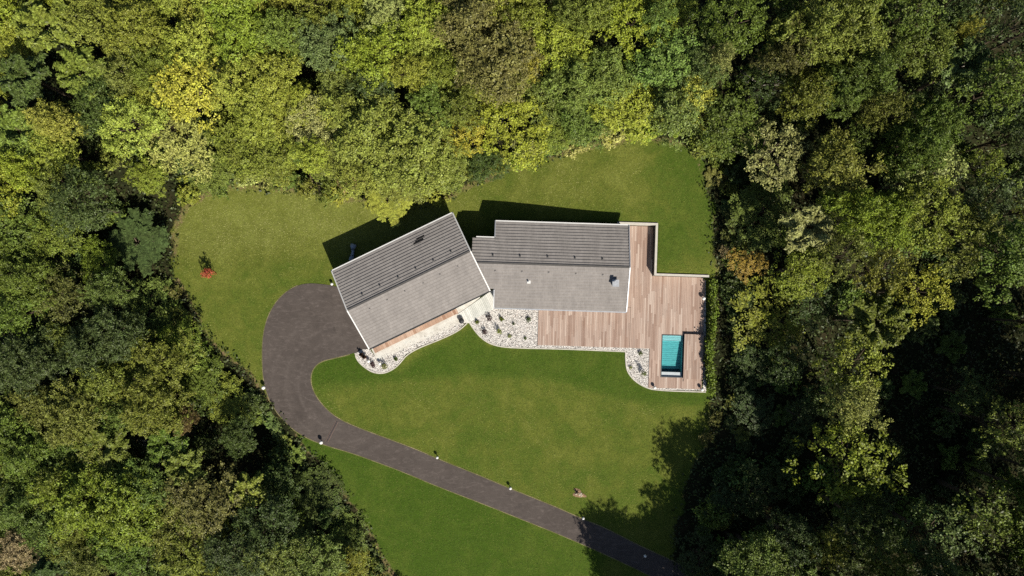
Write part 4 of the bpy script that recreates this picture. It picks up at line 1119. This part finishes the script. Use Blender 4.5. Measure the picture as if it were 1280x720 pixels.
# shrubs on the edges
def edge_shrubs(line_px, step, rr, cols, off, kinds=('shrub','shrub','shrub_frond'), h=(.7,1.2)):
    for (a, b) in zip(line_px[:-1], line_px[1:]):
        L = math.hypot(b[0]-a[0], b[1]-a[1]); n = max(1, int(L/step)); dx, dy = (b[0]-a[0])/L, (b[1]-a[1])/L
        for i in range(n):
            t = (i+R_.random())/n; o = R_.uniform(*off)
            shrub(a[0]+(b[0]-a[0])*t+dy*o, a[1]+(b[1]-a[1])*t-dx*o, R_.uniform(*rr), R_.choice(cols), R_.choice(kinds), h=R_.uniform(*h))
edge_shrubs([(222,250),(244,236),(300,224),(352,222),(402,232),(445,240)], 13, (8,15), ['olv','olv','gold','pale','tan','grn'], (-2,16))
edge_shrubs([(545,246),(600,220),(640,204),(700,186),(760,172),(800,166),(850,172)], 13, (8,15), ['olv','grn','gold','pale','lime'], (-3,14))
edge_shrubs([(862,184),(880,214),(890,250),(900,290),(906,330)], 12, (8,14), ['drk','drk','olv','brn','grn'], (2,22))
edge_shrubs([(902,350),(906,420),(906,490),(904,560),(890,600),(872,640),(866,690)], 14, (8,13), ['drk','drk','grn','olv'], (8,34), h=(.5,.9))
edge_shrubs([(490,725),(458,668),(420,614),(384,572),(350,530),(318,486),(290,460),(262,436),(240,392),(222,356)], 12, (8,15), ['drk','drk','grn','olv','blu','brn'], (5,26))
shrub(385,236,12,'olv'); shrub(425,242,13,'gold'); shrub(905,312,9,'tan'); shrub(915,320,9,'org'); shrub(880,547,7,'brn'); shrub(893,525,8,'brn')

# hedge beside the deck: one clipped row
g = np.random.default_rng(77); VV, FF = [], []; nb = 0
for i in range(46):
    t = (i+.5)/46; u = 889+3*math.sin(t*7)+g.uniform(-2,2); v = 352+t*138
    x, y = P(u, v, .9); hh = g.uniform(1.25, 1.85); nl = 150
    p = g.normal(size=(nl,3))*np.array([.18,.22,.0])+np.array([x, y, 0]); p[:,2] = g.uniform(.1, 1, nl)**.7*hh
    n = g.normal(size=(nl,3))*.6+np.array([0,0,.6])
    V, F = cards(p, n, g.uniform(.14,.30,nl), g.uniform(.1,.2,nl), g); VV.append(V); FF.append(F+nb); nb += len(V)
hg = empty('hedge', (0,0,0), label='narrow bright green hedge along the outer deck edge', cat='hedge')
hf = link('foliage', np_mesh('foliage', np.concatenate(VV), np.concatenate(FF), MAT['leaf']), hg); hf.color = (.13,.185,.022,1)
m = MB()
for i in range(23):
    t = (i+.5)/23; x, y = P(889+3*math.sin(t*7), 352+t*138); m.tube([(x,y,-.1),(x+.03,y,1.1)],[.03,.015],5)
m.build('stems', MAT['bark'], hg)

# planted beds
GP = 'plants in the pebble beds'
def bedplant(u, v, r, col, label, h=1.0, kind='shrub'): shrub(u, v, r, col, kind, label, z=.06, h=h, group=GP, cat='plant', name='garden_plant')
bedplant(465.5,456,3.6,'maroon','dark maroon shrub between two white globe lamps', 1.2)
bedplant(480,458,3.8,'olv','green shrub right of two white globe lamps in the corner bed', 1.8)
bedplant(494,449,3.2,'blu','thin greyish shrub nearest the stone path in the corner bed', 2.0,'shrub_frond')
bedplant(596.5,402.5,3.4,'olv','olive shrub nearest the entrance in the planted bed', 1.8,'shrub_frond')
bedplant(611.5,397.5,3.4,'maroon','dark maroon shrub closest to the entrance platform', 1.8)
bedplant(605.5,415,3.4,'maroon','dark maroon shrub near the curved lawn edge', 1.5)
bedplant(624,414,3.4,'lime','yellow-green shrub in the middle of the planted bed', 2.0)
bedplant(627,399,3.6,'olv','tall olive shrub under the main roof corner', 2.2,'shrub_frond')
bedplant(642,405,2.0,'drk','tiny dark green plant below the main eave', 1.2)
bedplant(661,399.5,3.4,'drk','oval dark green shrub beside the deck end', 1.1)
bedplant(637,420.5,2.4,'olv','little olive plant near the lawn side of the planted bed')
bedplant(656.7,423,2.2,'drk','little dark plant in the bed corner next to the deck')
bedplant(801,441.7,3.0,'drk','small dark green plant at the top of the pool bed')
bedplant(788.7,459.7,2.4,'olv','small olive plant on the lawn side of the pool bed')
bedplant(804.5,466.5,3.4,'grn','tall green plant casting a long shadow in the pool bed', 3.0)
for (u, v, lab) in [(452,443.5,'terracotta pot at the garage corner nearest the drive'),(455.5,446.5,'terracotta pot next to the white globe lamp in the corner bed')]:
    x, y = P(u, v, .3); o = empty('flower_pot', (x, y, .06), label=lab, cat='pot', group='terracotta pots at the garage corner')
    m = MB(); m.tube([(0,0,0),(0,0,.34),(0,0,.36),(0,0,.30)],[.13,.19,.2,.16],12); m.build('pot', MAT['terracotta'], o, True)
    c = link('plant', TEMPL['shrub_frond'][0][1], o); c.scale = (.26,.26,.6); c.location = (0,0,.25); c.color = (.09,.05,.03,1)
shrub(262,341.5,6.0,'red','shrub','little orange red shrub standing alone on the left lawn', h=2.1, group='lone shrub on the lawn')

# undergrowth of the woods: one mass
g = np.random.default_rng(31); N = 170000
ux = g.uniform(-64, 66, N); uy = g.uniform(-42, 36, N)
dL = polydist(ux, uy, LAWN); ok = ~inpoly(ux, uy, LAWN) | ((dL < 1.1*g.random(N)**2) & ~inpoly(ux, uy, drive_poly) & ~inpoly(ux, uy, LUSH2))
cl = np.sin(ux*.9+np.sin(uy*.7)*2)*np.cos(uy*1.1+np.sin(ux*.6)*2)
ok &= (cl+g.uniform(-1, 1.1, N) > -.55)
ux, uy, cl, dL = ux[ok], uy[ok], cl[ok], dL[ok]
hz_ = (.25+.9*np.clip(cl, 0, 1)+.25*g.random(len(ux)))*g.random(len(ux))*np.clip(dL/1.5, .4, 1.6)
c = np.stack([ux, uy, gz(ux, uy)+hz_+.03], 1); n = g.normal(size=c.shape)*.5+np.array([0,0,.8])
V, F = cards(c, n, g.uniform(.2,.5,len(c)), g.uniform(.1,.28,len(c)), g)
ug = link('undergrowth', np_mesh('undergrowth', V, F, mat_leaf('undergrowth leaves', own=(.055,.075,.02), val=(.4,1.7), hue=.07))); tag(ug, 'tangled low undergrowth of the woods', 'undergrowth', kind='stuff')

# lawn grass: tufts that catch the light
g = np.random.default_rng(32); N = 210000
ux = g.uniform(-40, 26, N); uy = g.uniform(-38, 18, N)
ok = inpoly(ux, uy, LAWN) & ~inpoly(ux, uy, drive_poly)
for poly in beds: ok &= ~inpoly(ux, uy, poly)
lx = ux*ca+uy*sa; ly = -ux*sa+uy*ca
ok &= ~((lx > xA0-.1) & (lx < xC1+.2) & (ly > yA0-.1) & (ly < YN+.2) & ~((lx > XW+.2) & (ly > YS+.2)))
ok &= ~((lx > xB1-.1) & (lx < xC1+.2) & (ly > yC0-.1) & (ly < YS))
ok &= ~((lx > -5) & (lx < mx1) & (ly > mwS) & (ly < mwN+.05))
wlx = (ux-ctr[0])*du[0]+(uy-ctr[1])*du[1]; wly = (ux-ctr[0])*dv[0]+(uy-ctr[1])*dv[1]
ok &= ~((wlx > xa) & (wlx < xb+.4) & (wly > yS_-2.4) & (wly < yN_+.05))
ux, uy = ux[ok], uy[ok]; n_ = len(ux); zz = gz(ux, uy)
a = g.uniform(0, 6.28, n_); hgt = g.uniform(.02, .055, n_); w = g.uniform(.025, .06, n_); ln_ = g.uniform(.08, .20, n_); a2 = a+g.uniform(.8, 2.3, n_)
V = np.stack([np.stack([ux-w*np.cos(a), uy-w*np.sin(a), zz-.01], 1), np.stack([ux+w*np.cos(a), uy+w*np.sin(a), zz-.01], 1), np.stack([ux+ln_*np.cos(a2), uy+ln_*np.sin(a2), zz+hgt], 1)], 1).reshape(-1, 3)
gm = np_mesh('lawn_grass', V, np.arange(n_*3).reshape(-1, 3), MAT['blade'])
_, _, lu2 = lawn_fields(ux, uy); at = gm.attributes.new('lush', 'FLOAT', 'POINT'); at.data.foreach_set('value', np.repeat(lu2, 3).astype(np.float32))
tag(link('lawn_grass', gm), 'short mown grass of the lawn', 'grass', kind='stuff')
